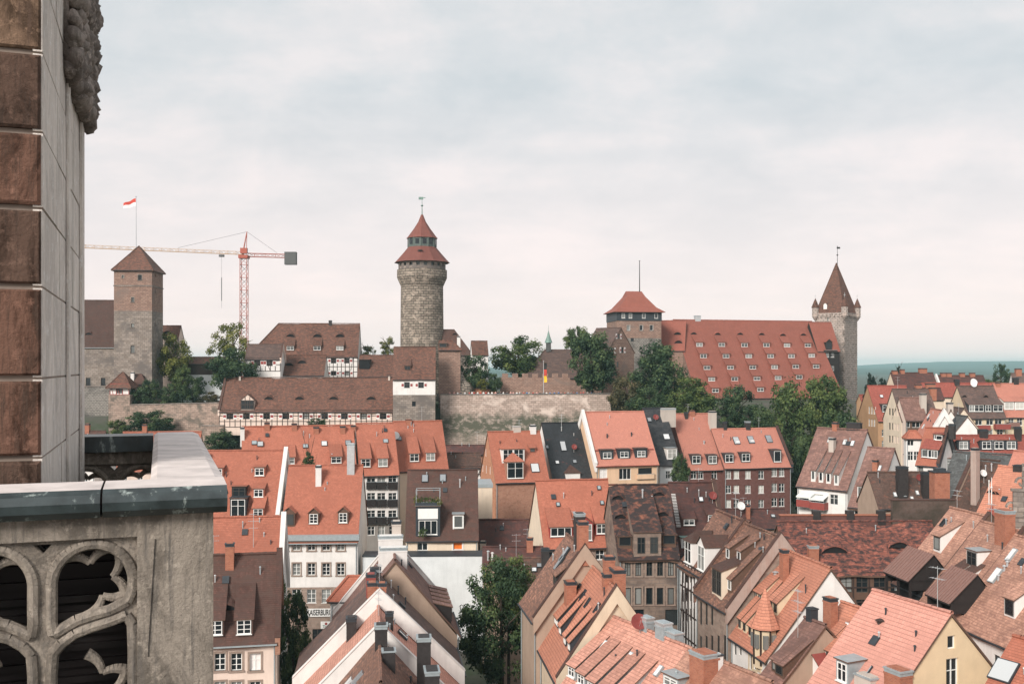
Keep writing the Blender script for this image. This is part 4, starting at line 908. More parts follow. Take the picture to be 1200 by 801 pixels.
k = H('row_house', 'tan roofed row house with a white cheeked dormer, farthest of the black bayed row', 100, -83, Rg=(1114, 593.5), L=6.4, h=5.9, pitch=50, wall='white', roof='tan', paraR='browntimber', sag=.05, group=G)
k.dormer('shed', 1098, 645, 1.3, 1.5, 'd1', 'white', 'tan', reach=.75); k.skylight(1105, 613, .5, .9, 'dark'); bay(k, 3.6, 4.4, k.ze-5.8, k.ze+1.0, 1.6); k.win([1065, 1072, 1080], 690, .8, 1.5, 'd1'); k.walls()
k = H('row_house', 'tan roofed row house with broad brick chimney, middle of the black bayed row', 93.4, -83, Rg=(1150, 609.5), L=6.3, h=5.9, pitch=50, wall='white', roof='tan', paraR='browntimber', sag=.05, group=G)
k.chimney(1172, 638, 1.5, 1.0, 3.0, 'chim', 'zinc'); k.dormer('box', 1139, 664, 1.7, 1.5, 'd', 'white', 'zinc')
for x, y in ((1108, 692), (1122, 696)): k.dormer('shed', x, y, 1.2, 1.3, 'd', 'white', 'brown', reach=.45)
k.win([1101, 1108, 1115], 711, .7, 1.3, 'd'); bay(k, 5.6, 3.6, k.ze-6, k.ze+1.2, 1.5); k.walls()
k = H('row_house', 'tan roofed row house with white roof windows at the right edge, nearest of the row', 87, -83, Rg=(1191, 626), L=8.6, h=5.9, pitch=50, wall='white', roof='tan', sag=.05, group=G)
k.dormer('shed', 1183, 722, 1.4, 1.5, 'd1', 'white', 'tan', reach=.6); k.skylight(1185, 651, .6, 1.3, 'shutter'); k.skylight(1166, 675, .8, 1.5, 'shutter')
for x, y in ((1181, 659), (1180.5, 662), (1177, 667), (1170, 678)): k.pipe(x, y, .3, .1, 'steel')
k.win([1168, 1176.5], 747, .8, 1.8, 'd3'); k.win([1168, 1176.5], 780, .8, 1.8, 'd3'); k.walls()

# ---- long mossy roof and the fire walls behind it
k = H('long_house', 'long house with wavy mossy red roof and a row of dark green glazed windows', 113, 1, A=(925, 668), B=1112, ridge=[(1000, 611), (1090, 608.5)], pitch=46, wall='browntimber', roof='wavy', sag=.22, gutter=None)
k.hatch(978, 647, 3.0, .8); k.hatch(1054, 641, 2.6, .7); k.chimney(954, 657, 1.1, .9, 1.6, 'chim', 'zinc', 1)
k.win([974, 992, 1010.5, 1031], 684, 1.35, 1.9, 'd'); k.win([1050], 684, 1.2, 1.9, 'd'); k.win([974, 992, 1010.5, 1031, 1050], 712, 1.35, 1.9, 'd'); k.timber(k.ze-3.6, k.ze-.3, 1.9, 'timber', braces=False, rails=1); k.walls()
block('fire_wall', 'rough dark brick fire wall standing behind the long mossy roof', 'wall', 1046, 1120, 586, 119.5, .6, 'oldbrick', 'brown', 1, .12)
r, L_, h_ = block('parapet_wall', 'low dark parapet wall with red coping and three square posts behind the long mossy roof', 'wall', 915, 1046, 604, 121, .5, 'darkbrick', 'chim', 1, .14)
for f in (.32, .62, .9): b = MB(); b.box(-.45, .45, -.45, .35, h_-1.6, h_+.6); b.build('post', ['chimdark'], r, loc=(-L_/2+L_*f, 0, 0))
# ---- white houses with brown roofs
k = H('white_house', 'white house with large dusty brown roof, four dormers and two red balconies', 150, -46, A=(934.5, 565), B=993, ridge=[(970, 501), (1021, 503.5)], pitch=53, wall='white', roof='brownpink', sag=.1)
for x, y in ((953, 562.5), (962, 564), (970.8, 565.5), (980, 567.5)): k.dormer('shed', x, y, .72, 1.55, 'w1', 'white', reach=.6, ww=.55)
for x, y in ((972, 516), (990, 518.5), (999, 520), (962, 534), (981, 536), (990, 536.5)): k.skylight(x, y, .5, .9, 'shutter')
k.chimney(974, 531, .8, .8, 2.2, 'chimpale'); k.chimney(978, 503, .8, .7, 1.0); k.chimney(1000, 503, 2.2, .7, .9, 'chimdark'); k.win([945, 960, 977, 986], 585, 1.3, 1.5, 'w'); k.win([945, 960, 977], 608, 1.3, 1.5, 'w')
for x, y in ((946.5, 592), (962, 595)): k.balcony(x, y, 2.3, 1.2, 'redpanel', .95)
for x, y in ((947, 577), (962, 580)):
    a, z = k.onfront(x, y); b = MB(); p = k.l(a, 0, z); b.face([(p.x-1.2, -k.h-.01, p.z), (p.x+1.2, -k.h-.01, p.z), (p.x+1.2, -k.h-1.4, p.z-.45), (p.x-1.2, -k.h-1.4, p.z-.45)]); b.face([(p.x-1.2, -k.h-1.4, p.z-.45), (p.x+1.2, -k.h-1.4, p.z-.45), (p.x+1.2, -k.h-1.4, p.z-.65), (p.x-1.2, -k.h-1.4, p.z-.65)]); b.build('awning', ['awning'], k.root)
k.walls()
k = H('white_house', 'smaller white house with dusty brown roof and three tall white dormers', 141, -46, A=(995, 589), B=1026, ridge=[(1029, 523.5), (1059, 526)], pitch=53, wall='white', roof='brownpink', sag=.1)
for x, y in ((1007.5, 582), (1014.3, 583.5), (1021.5, 585)): k.dormer('shed', x, y, .7, 1.6, 'w1', 'white', reach=.55, ww=.55)
k.chimney(1025, 552, .7, .6, 1.5); k.skylight(1031, 549, .4, .9, 'shutter'); k.win([1005, 1014], 600, 1.1, 1.4, 'w'); k.walls()
k = H('low_house', 'dark brown roof with two black slab chimneys behind the rough brick fire wall', 131, 0, A=(1030, 592), B=1112, ridge=[(1048, 552), (1092, 553)], pitch=45, wall='tanwall', roof='darkbrown', sag=.1)
k.chimney(1058.5, 582, 1.3, 1.0, 3.9, 'chimdark'); k.chimney(1087, 585, 1.1, 1.0, 3.5, 'chimdark'); k.dish(1077, 566, .5, 'reddish', .7)
for x, y in ((1060, 580), (1069, 585), (1075, 578), (1049, 580)): k.skylight(x, y, .4, .7, 'shutter')
k.walls()
k = H('low_house', 'grey slate roof with a massive orange brick chimney in front of it', 139, -48, Rg=(1118, 528), L=8, h=6, pitch=52, wall='tanwall', roof='greyslate', sag=.12); k.walls()
r = link('chimney_stack', None); c = at(1101, 590, 125); r.location = (c.x, c.y, c.z-2); tag(r, 'massive square orange brick chimney stack beside the grey slate roof', 'chimney')
b = MB(); b.box(-.95, .95, -.8, .8, 0, 2+4.0); b.build('shaft', ['chim'], r); b = MB(); b.box(-1.1, 1.1, -.95, .95, 6.003, 6.15); b.box(-.6, .6, -.5, .5, 6.153, 6.5); b.build('cap', ['lead'], r)
k = H('low_house', 'mossy dark brown roof with a tall thin rendered chimney beside the peach roof', 128, -58, Rg=(1141, 537), Rb=1171, h=6.2, pitch=52, wall='tanwall', roof='darkbrown', sag=.16, paraL='tanwall')
k.chimney(1141, 588, .75, .75, 6.6, 'greyred'); k.dish(1153, 563, .45, 'dish', .9); k.pipe(1155, 551, .6, .08); k.pipe(1162, 549, .6, .08); k.skylight(1141, 583, .4, .9, 'shutter'); k.walls()
k = H('large_house', 'smooth peach tiled roof with two small dark hatches at the right edge', 116, -58, Rg=(1171, 545), L=12, h=9, pitch=50, wall='pinkcream', roof='peach', sag=.04)
k.hatch(1158, 577, 1.2, .5); k.hatch(1167, 579, 1.2, .5); k.chimney(1192, 552, 1.0, .9, .6, 'chimdark'); k.pipe(1159, 590, 2.6, .05, 'frame'); k.walls()
k = H('large_house', 'pale pink roof above the peach roof at the right edge', 126, -52, Rg=(1189, 527.5), L=9, h=7, pitch=50, wall='pinkcream', roof='pink', sag=.04); k.walls()
# carved stone gable piece
r = link('stone_gable', None); c = at(1193, 640, 108); r.location = c; r.rotation_euler = (0, 0, R(-20)); tag(r, 'weathered grey stone gable with scroll ornament at the right edge', 'gable')
b = MB(); b.box(-1.3, 3.2, -.4, .4, -8, 3.2); b.build('wall', ['castle'], r)
for nm, *q in (('cornice', -1.5, 3.4, -.5, .5, 3.203, 3.5), ('gable_step', -.5, 3.2, -.35, .35, 3.503, 6), ('cornice', -.7, 3.4, -.45, .45, 6.003, 6.25), ('gable_step', .4, 3.2, -.3, .3, 6.253, 9)): b = MB(); b.box(*q); b.build(nm, ['castle'], r)
b = MB()
for (x, z, q) in ((-.6, 4.2, .7), (.3, 6.9, .7)):
    for i in range(18): t0, t1 = i*.35, (i+1)*.35; f = lambda t: (x-(q*(1-t/8))*math.cos(t)*.8, 0, z+q*(1-t/8)*math.sin(t)); b.beam(f(t0), f(t1), .5, .2, 0, V((0, 1, 0)))
b.build('scroll', ['castle'], r)
r = link('turret_spire', None); c = at(1162, 608, 112); r.location = (c.x, c.y, c.z-1.5); tag(r, 'small red turret spire with thin white finial in front of the peach roof', 'spire')
b = MB(); b.lathe([(.9, 0), (.9, 1.3), (1.0, 1.4), (.35, 2.4), (0, 3.2)], 6); b.build('spire_roof', ['red'], r); b = MB(); b.tube((0, 0, 3.1), (0, 0, 6.2), .07, .03); b.lathe([(0, 4.9), (.16, 5.05), (0, 5.2)], 8); b.build('finial', ['frame'], r)

# ---- upper right quarter
k = H('ochre_house', 'tall ochre gabled house with smooth red roof near the square castle tower', 235, 3, A=(1029, 491), B=1075, ridge=[(1020, 452), (1066, 451)], wall='ochre', roof='red', sag=.04)
k.dormer('box', 1038.5, 483, 2.0, 1.9, 'w', 'lead', 'lead'); k.skylight(1033, 464.5, .8, .8); k.win([1037], [494, 507, 520], 1.5, 1.6, 'w')
for y in (480, 494.5): k.win1(1018.5, y, .9, 1.7, 'w', None, 'L'); k.win1(1021.5, y+.3, .9, 1.7, 'w', None, 'L'); k.win1(1024.5, y+.6, .9, 1.7, 'w', None, 'L')
k.walls()
k = H('cream_house', 'cream gabled house with grey brown roof and rows of narrow gable windows', 214, 1, A=(1056.5, 491), B=1100, ridge=[(1047.5, 456.7), (1104, 454)], wall='cream', roof='greybrown', sag=.08)
for y in (482, 499, 514):
    for i in range(4): k.win1(1042.5+i*3.4, y+i*.45, 1.0, 1.5, 'd1', None, 'L')
k.skylight(1061, 468.5, .8, .9); k.chimney(1094, 463, 1.3, 1.2, 1.6); k.dormer('eyelid', 1056, 480, 1, .4, None); k.walls()
k = H('town_house', 'grey tan roofed house with a dark window gallery, in front of the cream gable', 212, 1, A=(1061.5, 490), B=1086, ridge=[(1072, 466), (1106, 464.5)], wall='browntimber', roof='brownpink', gable='pinkcream', sag=.08)
k.win([1061, 1065.5, 1071, 1076], 496, .8, 1.7, 'w1'); k.chimney(1082.5, 478, 1.2, 1, 3.0, 'chimpale'); k.win([1061, 1070], 510, 1, 1.4, 'w'); k.walls()
k = H('white_house', 'white steep gabled house with pink left roof and a broad bright gable', 192, -97, Rg=(1091, 478.3), L=8.2, h=4.7, pitch=60, wall='white', roof='pink', paraR='white', sag=.04)
k.skylight(1088, 488, .6, 1, 'shutter'); k.skylight(1082, 500, .6, 1, 'shutter'); k.win1(1103, 487, .7, 1, 'd1', None, 'R'); k.walls()
k = H('side_house', 'small white bay house with orange hip roof at the foot of the white steep gable', 178, -10, A=(1062, 511), B=1080, ridge=[(1068, 504)], hipL=.7, hipR=.7, pitch=45, wall='white', roof='orange'); k.win([1067, 1074], 517, 1.1, 1.5, 'w'); k.win([1067, 1074], 534, .9, 1.6, 'w'); k.walls()
k = H('white_house', 'narrower white gable with brown roof peeping out behind the white steep gable', 199, -97, Rg=(1105, 478.6), L=5, h=4.4, pitch=58, wall='white', roof='greybrown'); k.chimney(1110, 484, 1.3, 1, 2.0, 'chimpale'); k.walls()
k = H('white_house', 'low white gable with dark slate roof, right of the white steep gable', 187, -97, Rg=(1121, 485.5), L=6.2, h=3.2, pitch=52, wall='white', roof='greyslate'); k.walls()
k = H('cream_house', 'cream gable right behind the low white gable with slate roof', 207, -97, Rg=(1118, 476.5), L=6.2, h=4.8, pitch=54, wall='cream', roof='greybrown'); k.walls()
k = H('yellow_house', 'yellow plastered house with grey brown roof, four dormers and dark red balconies', 225, 2, A=(1135, 487.5), B=1178, ridge=[(1110, 452), (1156, 451.5)], wall='yellow', roof='greybrown', sag=.08)
for x, w_ in ((1139, 1.3), (1147, 2.2), (1158, 1.3), (1169.5, 2.2)): k.dormer('shed', x, 482.5, w_+.3, 1.7, 'w', 'lead', reach=.5)
k.dormer('eyelid', 1129, 465, 1.2, .5, None); k.dormer('eyelid', 1155, 465, 1.2, .5, None)
k.win([1147, 1160, 1170], 493.5, 1.6, 1.6, 'w'); k.win([1147, 1160, 1172], 507, 1.4, 1.6, 'w'); k.balcony(1151, 503, 2.8, 1.0, 'redpanel', 1.0); k.balcony(1173, 502, 3.4, 1.0, 'redpanel', 1.1); k.dish(1140.5, 453, .8, 'dish', .6); k.walls()
k = H('yellow_house', 'yellow house with salmon roof and pale dormers at the right edge', 229, 3, A=(1179, 486.5), B=1222, ridge=[(1160, 451), (1200, 447)], wall='yellow', roof='pink', sag=.05)
for x in (1182.5, 1195, 1207): k.dormer('shed', x, 480, 2.3, 1.9, 'wc', 'white', reach=.5)
k.win([1185, 1195], 494, 1.3, 1.6, 'w'); k.win([1195], 507, 1.3, 1.8, 'd'); k.balcony(1186, 499, 2.6, 1.0, 'ribbed', .9); k.chimney(1170, 453, 1, .8, 1); k.chimney(1191, 450, 1.2, .9, 1.4, 'chimdark'); k.walls()
G = 'brown roofed houses in front of the blue hills'
k = H('far_house', 'brown roofed house with cream gable standing out against the blue hills', 300, 3, A=(1049, 452.5), B=1099, ridge=[(1043, 436.8), (1093, 435.8)], wall='cream', roof='darkred', group=G, sag=.06); k.chimney(1049, 438, 1.6, 1, 1.0); k.chimney(1058, 437.5, 1.2, 1, 1.2); k.chimney(1082, 437, 2.4, 1, 1.4); k.walls()
k = H('far_house', 'longer dark brown roof with several brick chimneys against the blue hills', 312, 3, A=(1102, 452), B=1157, ridge=[(1097.5, 440), (1149, 439)], wall='white', roof='darkred', group=G, sag=.06, paraL='white')
for x in (1106, 1112.5, 1128, 1140): k.chimney(x, 441, 1.6, 1, 1.1)
k.walls()
k = H('far_house', 'long plain red roof behind the yellow house', 268, 3, A=(1085, 463), B=1172, ridge=[(1090, 449.5), (1164, 447)], wall='cream', roof='red', sag=.05); k.dish(1141, 452, 1, 'dish', 1); k.chimney(1122, 452, 1.2, 1, 1.6, 'chimdark'); k.walls()
k = H('far_house', 'brown roof with two clustered chimneys above the cream gable', 246, 3, A=(1076, 466), B=1106, ridge=[(1076, 454.5), (1100, 454)], wall='cream', roof='darkred', sag=.05); k.chimney(1077, 457, 1.4, 1, 1.4); k.chimney(1091, 458, 2.2, 1, 1.8); k.walls()
k = H('far_house', 'white chimneyed house at the far right edge under the hills', 290, -10, A=(1188, 449), B=1222, ridge=[(1200, 437)], wall='white', roof='greybrown'); k.chimney(1194, 440, 1.6, 1.4, 2.0); k.walls()
k = H('far_house', 'small red roof at the foot of the square castle tower', 262, 10, A=(1010, 470), B=1020, ridge=[(1012, 462)], wall='ochre', roof='red'); k.walls()
# dormered red brown houses
k = H('dormered_house', 'red brown roofed house with two tiers of white dormers and a slate clad right edge', 163, -42, A=(1074, 541), B=1099, ridge=[(1104, 500.5), (1119, 502)], pitch=52, wall='white', roof='orange', paraR='lead', sag=.06)
for x, y in ((1084, 536), (1091.3, 536.8), (1098.8, 537.5)): k.dormer('shed', x, y, 1.3, 1.5, 'w1', 'lead', 'red', reach=.6)
for x, y in ((1098.5, 515.5), (1107.5, 516.5)): k.dormer('shed', x, y, 1.3, 1.0, 'w1', 'lead', 'red', reach=.6)
k.win([1079, 1084, 1090, 1095], 547, .8, 1.4, 'd1'); k.chimney(1115, 506, .9, .8, 1.2, 'chimdark'); k.walls()
k = H('dormered_house', 'wide red brown roof with a row of broad white framed dormers at the right', 164, 3, A=(1106, 551), B=1225, ridge=[(1127, 510), (1200, 508.5)], pitch=52, wall='white', roof='red', sag=.08)
for x in (1129, 1156, 1170.5, 1185): k.dormer('shed', x, 526.5, 2.2, 1.5, 'w', 'lead', 'red', reach=.5, ww=1.5)
k.dormer('shed', 1175.5, 547, 2.6, 2.0, 'w', 'lead', 'red', reach=.3, t=.05); k.dormer('shed', 1107, 547, 2.2, 1.9, 'w', 'lead', 'orange', reach=.35, t=.05); k.chimney(1153, 512, 1.4, .9, 1.2, 'chimdark'); k.chimney(1194, 516, .9, .8, 2.2, 'chimdark'); k.walls()
k = H('low_house', 'plain brown roof between the grey slate roof and the wide dormered house', 150, -4, A=(1100, 585), B=1170, ridge=[(1120, 556), (1160, 556)], pitch=45, wall='tanwall', roof='darkbrown'); k.walls()

# town that goes on behind the church tower, seen only from beside the photograph's standpoint
rn = random.Random(21)
for i, (x, y) in enumerate(((-58, 96), (-76, 100), (-94, 104), (-60, 128), (-79, 132), (-98, 136), (-66, 168), (-86, 172), (-106, 178), (-72, 205), (-94, 212), (-116, 216), (-118, 140), (-128, 180))):
    k = H('town_house', 'steep roofed town house behind the church tower', None, rn.uniform(-8, 8), P=(x-8, y, rn.uniform(13, 16)+ground(x, y)), L=15.5, h=5.6, pitch=52, wall=rn.choice(['white', 'cream', 'pinkcream']), roof=rn.choice(['orange', 'orange', 'brown', 'pink']), group='town houses behind the church tower', sag=.1)
    c = k.A
    for j in range(5):
        for dz in (2.2, 5.4, 8.6):
            a = 1.6+j*3.0; z = k.lz(k.ze)-dz
            if z > 1: k.holes['F'].append([a-.5, z-.75, a+.5, z+.75]); put_window(k.root, V((a-k.L/2, -k.h+.15, z)), 0, 1.0, 1.5, 'w')
    chimney(k.roof, k.l(k.L*rn.uniform(.2, .8), k.h, k.zr), .9, .8, 1.4); k.walls()
# ================================================================== CASTLE
def pole(name, label, cat, px, py0, py1, Y, r=.09, m='steel', z0=None):
    a, b_ = at(px, py0, Y), at(px, py1, Y); o = link(name, None); o.location = a; tag(o, label, cat)
    b = MB(); b.tube((0, 0, -.5), (0, 0, b_.z-a.z), r, r*.6, 8); b.lathe([(0, b_.z-a.z-.02), (r*2, b_.z-a.z+.1), (0, b_.z-a.z+.25)], 8); b.build('pole', [m], o); return o, b_.z-a.z
def flag(parent, z, w, h, mats, name='flag', side=-1, droop=.4, vertical=False):
    b = MB(); nx, n = 12, len(mats)
    def P(i, j):
        u, v = i/nx, j/n
        if vertical: return (side*(.1+v*w), .12*math.sin(u*7+v*2), z-u*h)
        return (side*(.1+u*w), .25*math.sin(u*6)*u, z-v*h*(1-.35*u)-droop*u*w*.8+.12*math.sin(u*9))
    for j in range(n):
        for i in range(nx): b.face([P(i, j), P(i+1, j), P(i+1, j+1), P(i, j+1)], j)
    b.build(name, mats, parent)
M['flagred'] = plain('flag_red', (.55, .07, .05), .8); M['flagwhite'] = plain('flag_white', (.78, .78, .78), .8); M['flaggold'] = plain('flag_gold', (.75, .45, .03), .8); M['flagblack'] = plain('flag_black', (.02, .02, .02), .8)
# --- square west tower
t = H('square_tower', 'square castle tower with pyramid roof and flag, reddish above and grey stone below', 272, 3, A=(133.5, 313), B=178, apex=288, wall='castle_pink', roof='castle_brown', bands=[(364, 'castle'), (392, 'castle_dark')] if 0 else [(364, 'castle')], cat='tower', ov=.6, base=24, sag=.03)
for x, y, w_, h_ in ((164, 325, 1.0, 1.5), (144, 324, .5, .7), (155.5, 351, .7, 1.3), (155.5, 381, .8, 1.1), (155.5, 409, 1.1, 2.0)): t.win1(x, y, w_, h_, 'd1', 'castle')
for y in (323, 341, 380, 405): t.win1(182, y, .6, 1.2, 'd1', None, 'R')
b = MB(); z = t.lz(t.ze); b.box(-t.L/2-.2, t.L/2+.2, -t.h-.2, t.h+.2, z-.7, z-.35); b.box(-t.L/2-.15, t.L/2+.15, -t.h-.15, t.h+.15, z-5.2, z-4.9)
zg = t.lz(at(0, 364, 272).z)
b.build('cornice', ['castle'], t.root); t.walls()
o, z = pole('flagpole', 'flagpole with red and white flag on top of the square castle tower', 'flagpole', 159.5, 290, 231, 277.5, .14)
flag(o, z-.3, 3.4, 2.2, ['flagred', 'flagwhite'], droop=.55)
k = H('castle_palas', 'grey stone castle chapel wing with dark brown roof left of the square tower', 281, 2, A=(55, 405), B=137, ridge=[(110, 351.5)], wall='castle', roof='brown', cat='building', base=20, gutter='zinc', go=0)
k.win([103.5, 121], [407], 1.3, 2.4, 'd1', 'castle'); k.win([103.5, 121], [447], 1.3, 2.2, 'd1', 'castle'); k.hatch(104, 392, 2, .7); k.walls()
k = H('gate_lodge', 'small red and white timbered lodge with brown hip roof below the square tower', 263, 0, A=(129, 449), B=151, ridge=[(141, 436)], hipL=1, hipR=1, wall='white', roof='castle_brown', cat='lodge', ov=.9, base=26, h=None)
k.win([140], 457, 1.6, 1.7, 'd'); k.timber(k.zb+2, k.ze-.1, 1.6, 'redtimber', braces=True, seed=3); k.walls()
b = MB(); x0, x1 = at(128, 0, 262).x, at(153, 0, 262).x
r = link('bastion', None); r.location = ((x0+x1)/2, 264.5, 12); tag(r, 'plain pinkish stone bastion carrying the small red and white lodge', 'bastion')
b.box(-(x1-x0)/2, (x1-x0)/2, -3, 3, 0, at(0, 462.5, 262).z-12, 0); b.build('wall', ['castle_wall'], r)
k = H('lodge_roof_house', 'dark hip roof with white chimney right behind the red and white lodge', 270, 0, A=(150, 448), B=170, ridge=[(157, 438)], hipR=.9, wall='castle', roof='brown', cat='lodge'); k.chimney(155, 446, .9, .8, 2.2, 'chimwhite'); k.walls()
def wallrun(name, label, px0, px1, pyt0, pyt1, Y0, Y1, zb, thick, m, capm=None, cren=False, cat='wall', batter=0):
    a, c = at(px0, pyt0, Y0), at(px1, pyt1, Y1); d = c-a; d.z = 0; L = d.length; rz = math.atan2(d.y, d.x)
    r = link(name, None); r.location = (a.x, a.y, zb); r.rotation_euler = (0, 0, rz); tag(r, label, cat)
    b = MB(); za, zc = a.z-zb, c.z-zb; n = max(1, int(L/6))
    for i in range(n):
        x0, x1 = L*i/n, L*(i+1)/n; h0 = za+(zc-za)*i/n; h1 = za+(zc-za)*(i+1)/n
        b.face([(x0, -batter, 0), (x1, -batter, 0), (x1, 0, h1), (x0, 0, h0)]); b.face([(x0, thick, h0), (x1, thick, h1), (x1, thick, 0), (x0, thick, 0)]); b.face([(x0, 0, h0), (x1, 0, h1), (x1, thick, h1), (x0, thick, h0)])
    b.face([(0, -batter, 0), (0, 0, za), (0, thick, za), (0, thick, 0)]); b.face([(L, -batter, 0), (L, thick, 0), (L, thick, zc), (L, 0, zc)])
    b.build('wall', [m], r)
    if capm:
        b = MB(); b.face([(0, -.15, za+.2), (L, -.15, zc+.2), (L, thick+.1, zc+.2), (0, thick+.1, za+.2)]); b.face([(0, -.15, za), (L, -.15, zc), (L, -.15, zc+.2), (0, -.15, za+.2)]); b.face([(0, thick+.1, za+.2), (L, thick+.1, zc+.2), (L, thick+.1, zc), (0, thick+.1, za)]); b.build('coping', [capm], r)
    if cren:
        b = MB(); q = int(L/2.6)
        for i in range(q): x = (i+.2)*L/q; b.box(x, x+L/q*.6, .05, .75, za+(zc-za)*(i+.5)/q-.02, za+(zc-za)*(i+.5)/q+1.1)
        b.build('merlons', [m], r)
    return r
wallrun('rampart', 'dark squared stone rampart under the castle chapel, left of the bastion', 60, 129, 454, 452.5, 268, 268, 12, 3, 'castle_dark', 'castle')
wallrun('rampart', 'rose stone rampart with bushes between the bastion and the timbered stable', 152, 259, 474.5, 472, 260, 258, 10, 2.5, 'castle_wall', 'castle', batter=.6)
wallrun('rampart', 'lower stone wall stub in front of the left end of the timbered stable', 235, 262, 499, 499, 250, 250, 10, 1.5, 'castle_wall', 'castle')
wallrun('rampart', 'great pale stained rampart holding the visitors terrace', 516, 716, 462.5, 461.5, 262, 262, 6, 2.0, 'rampart', 'castle', batter=.9) if 0 else None
M['rampart'] = stone('terrace_rampart', (.5, .39, .335), (.3, .235, .2), (.17, .14, .12), 1.2, .55, (.6, .5, .44), .2, .25, .05)
# dark growth hangs in two broad belts on the rampart: a procedural stain with a shape of its own
t_ = M['rampart'].node_tree; b_ = t_.nodes['Principled BSDF']; base_c = b_.inputs['Base Color'].links[0].from_socket
u_ = uvs(t_); sp_ = N(t_, 'ShaderNodeSeparateXYZ'); t_.links.new(u_, sp_.inputs[0])
nv = noi(t_, uvs(t_, .9, 1.2), .22, 8, .7, .6)
ad = N(t_, 'ShaderNodeMath', operation='MULTIPLY_ADD'); t_.links.new(nv, ad.inputs[0]); ad.inputs[1].default_value = 9; t_.links.new(sp_.outputs[1], ad.inputs[2])
f1a = ramp(t_, ad.outputs[0], 24.6, 23.0); f1b = ramp(t_, ad.outputs[0], 16.0, 19.5); fm_ = N(t_, 'ShaderNodeMath', operation='MULTIPLY'); t_.links.new(f1a, fm_.inputs[0]); t_.links.new(f1b, fm_.inputs[1]); f1 = fm_.outputs[0]
c1 = mixc(t_, base_c, (.1, .1, .075), f1); f2 = ramp(t_, noi(t_, uvs(t_, 1, 1.4), .5, 8, .7), .5, .62); c2 = mixc(t_, c1, (.35, .29, .25), N(t_, 'ShaderNodeMath', operation='MULTIPLY').outputs[0])
mm_ = c2.node.inputs[0].links[0].from_node; t_.links.new(f1, mm_.inputs[0]); t_.links.new(f2, mm_.inputs[1]); t_.links.new(c2, b_.inputs['Base Color'])
wallrun('rampart', 'great pale stained rampart holding the visitors terrace', 516, 716, 462.5, 461.5, 262, 262, 6, 2.0, 'rampart', 'castle_dark', batter=.9)
wallrun('rampart', 'rose brown crenellated wall behind the visitors, below the castle chapel roof', 586, 668, 442, 442, 276, 276, 24, 1.2, 'castle_pink', None, True)
wallrun('garden_wall', 'low red brick garden wall behind the left end of the visitors', 553, 580, 454.5, 457, 270, 270, 26, .6, 'orangebrick', 'castle')
# --- stable, corner house and palace
k = H('castle_stable', 'long half timbered castle stable with brown roof and a row of shuttered windows', 256, 1, A=(257, 480), B=460, ridge=[(262, 443), (459, 441)], wall='pinkcream', roof='castle_brown', cat='building', base=20.5, paraL='pinkcream', sag=.12)
k.win([269.5, 288.8, 312.5, 335, 358.7, 380.5, 403.7, 426, 449], 487.5, 1.7, 1.5, 'dS'); k.timber(k.ze-4.4, k.ze-.1, 1.35, 'timber', braces=False, rails=2)
d = k.dormer('gable', 290, 479.5, 3.4, 2.4, 'd', 'pinkcream'); b = MB()
for x in (-1.65, -.6, .6, 1.65): b.beam((x, -.03, 0), (x, -.03, 2.4 if abs(x) > 1 else 3.2), .05, .16, 0, V((0, -1, 0)))
for z in (.1, 1.2, 2.3): b.beam((-1.65, -.034, z), (1.65, -.034, z), .05, .16, 0, V((0, -1, 0)))
b.build('timber_frame', ['timber'], d)
for x in (315, 351, 391, 435): k.hatch(x, 467.5, 2.4, .75)
for x in (281, 460-4): k.chimney(x, 445, .5, .4, .9, 'chimpale')
k.walls()
k = H('corner_house', 'tall white and stone castle corner house with brown roof right of the stable', 254, 4, A=(460.5, 442), B=510, ridge=[(462, 406.5), (509, 406)], wall='white', roof='castle_brown', bands=[(462.5, 'castle')], cat='building', base=16, sag=.1)
k.win([477, 493.5], 451, 1.4, 1.5, 'dS'); k.win([485], 473, 1.0, 1.3, 'd1'); k.dormer('shed', 477.5, 433.5, 1.7, 1.2, 'd', reach=.5)
for x in (513.5, 516): k.win1(x, 450, .5, 1.6, 'd1', None, 'R')
k.walls()
k = H('gate_tower', 'rose stone gate tower with brown hip roof at the left end of the visitors terrace', 266, 2, A=(514, 408), B=539.5, ridge=[(520, 399)], hipR=.9, pitch=40, wall='castle_pink', roof='castle_brown', cat='tower', base=27, ov=.5); k.win([528, 538], 410, 1.0, 1.5, 'd1'); k.dormer('hip', 519, 407, 2.2, 1.2, 'd1', 'browntimber'); k.chimney(537.5, 402, .9, .8, 1.8, 'chimwhite'); k.walls()
k = H('castle_house', 'steep dark brown hipped castle house just right of the round tower', 286, 5, A=(519, 414), B=553, ridge=[(524, 386), (539, 386)], hipR=.9, wall='castle', roof='brown', cat='building', base=26); k.hatch(533, 392, 1.5, .5); k.walls()
k = H('watch_turret', 'small white walled turret house with brown saddle roof right of the dark hipped house', 281, 8, A=(553.5, 414), B=572, ridge=[(553.5, 399.5), (570, 399)], wall='white', roof='castle_brown', cat='tower', base=27); k.win([564], 416.5, 2.2, 1.2, 'd1'); k.walls()
k = H('castle_palace', 'broad brown hipped castle palace with half timbered front behind the stable', 286, 4, A=(291, 416), B=419, ridge=[(319, 379.5), (418, 378)], hipL=1.0, wall='white', roof='castle_brown', cat='building', base=27, sag=.12)
for x in (340.5, 372, 398.5): k.hatch(x, 394.5, 2.6, .9); k.dormer('shed', x-.3, 410.5, 2.3, 1.4, 'w', reach=.4)
k.chimney(387, 380.5, .9, .8, 1.2, 'chimdark'); k.win([391, 406.5], [422.5], 1.5, 1.5, 'dS'); k.win([391, 407], [437], 1.5, 1.3, 'dS'); k.timber(k.ze-6.4, k.ze-.2, 1.2, 'timber', a0=k.onfront(381, 420)[0], rails=3, seed=5); k.walls()
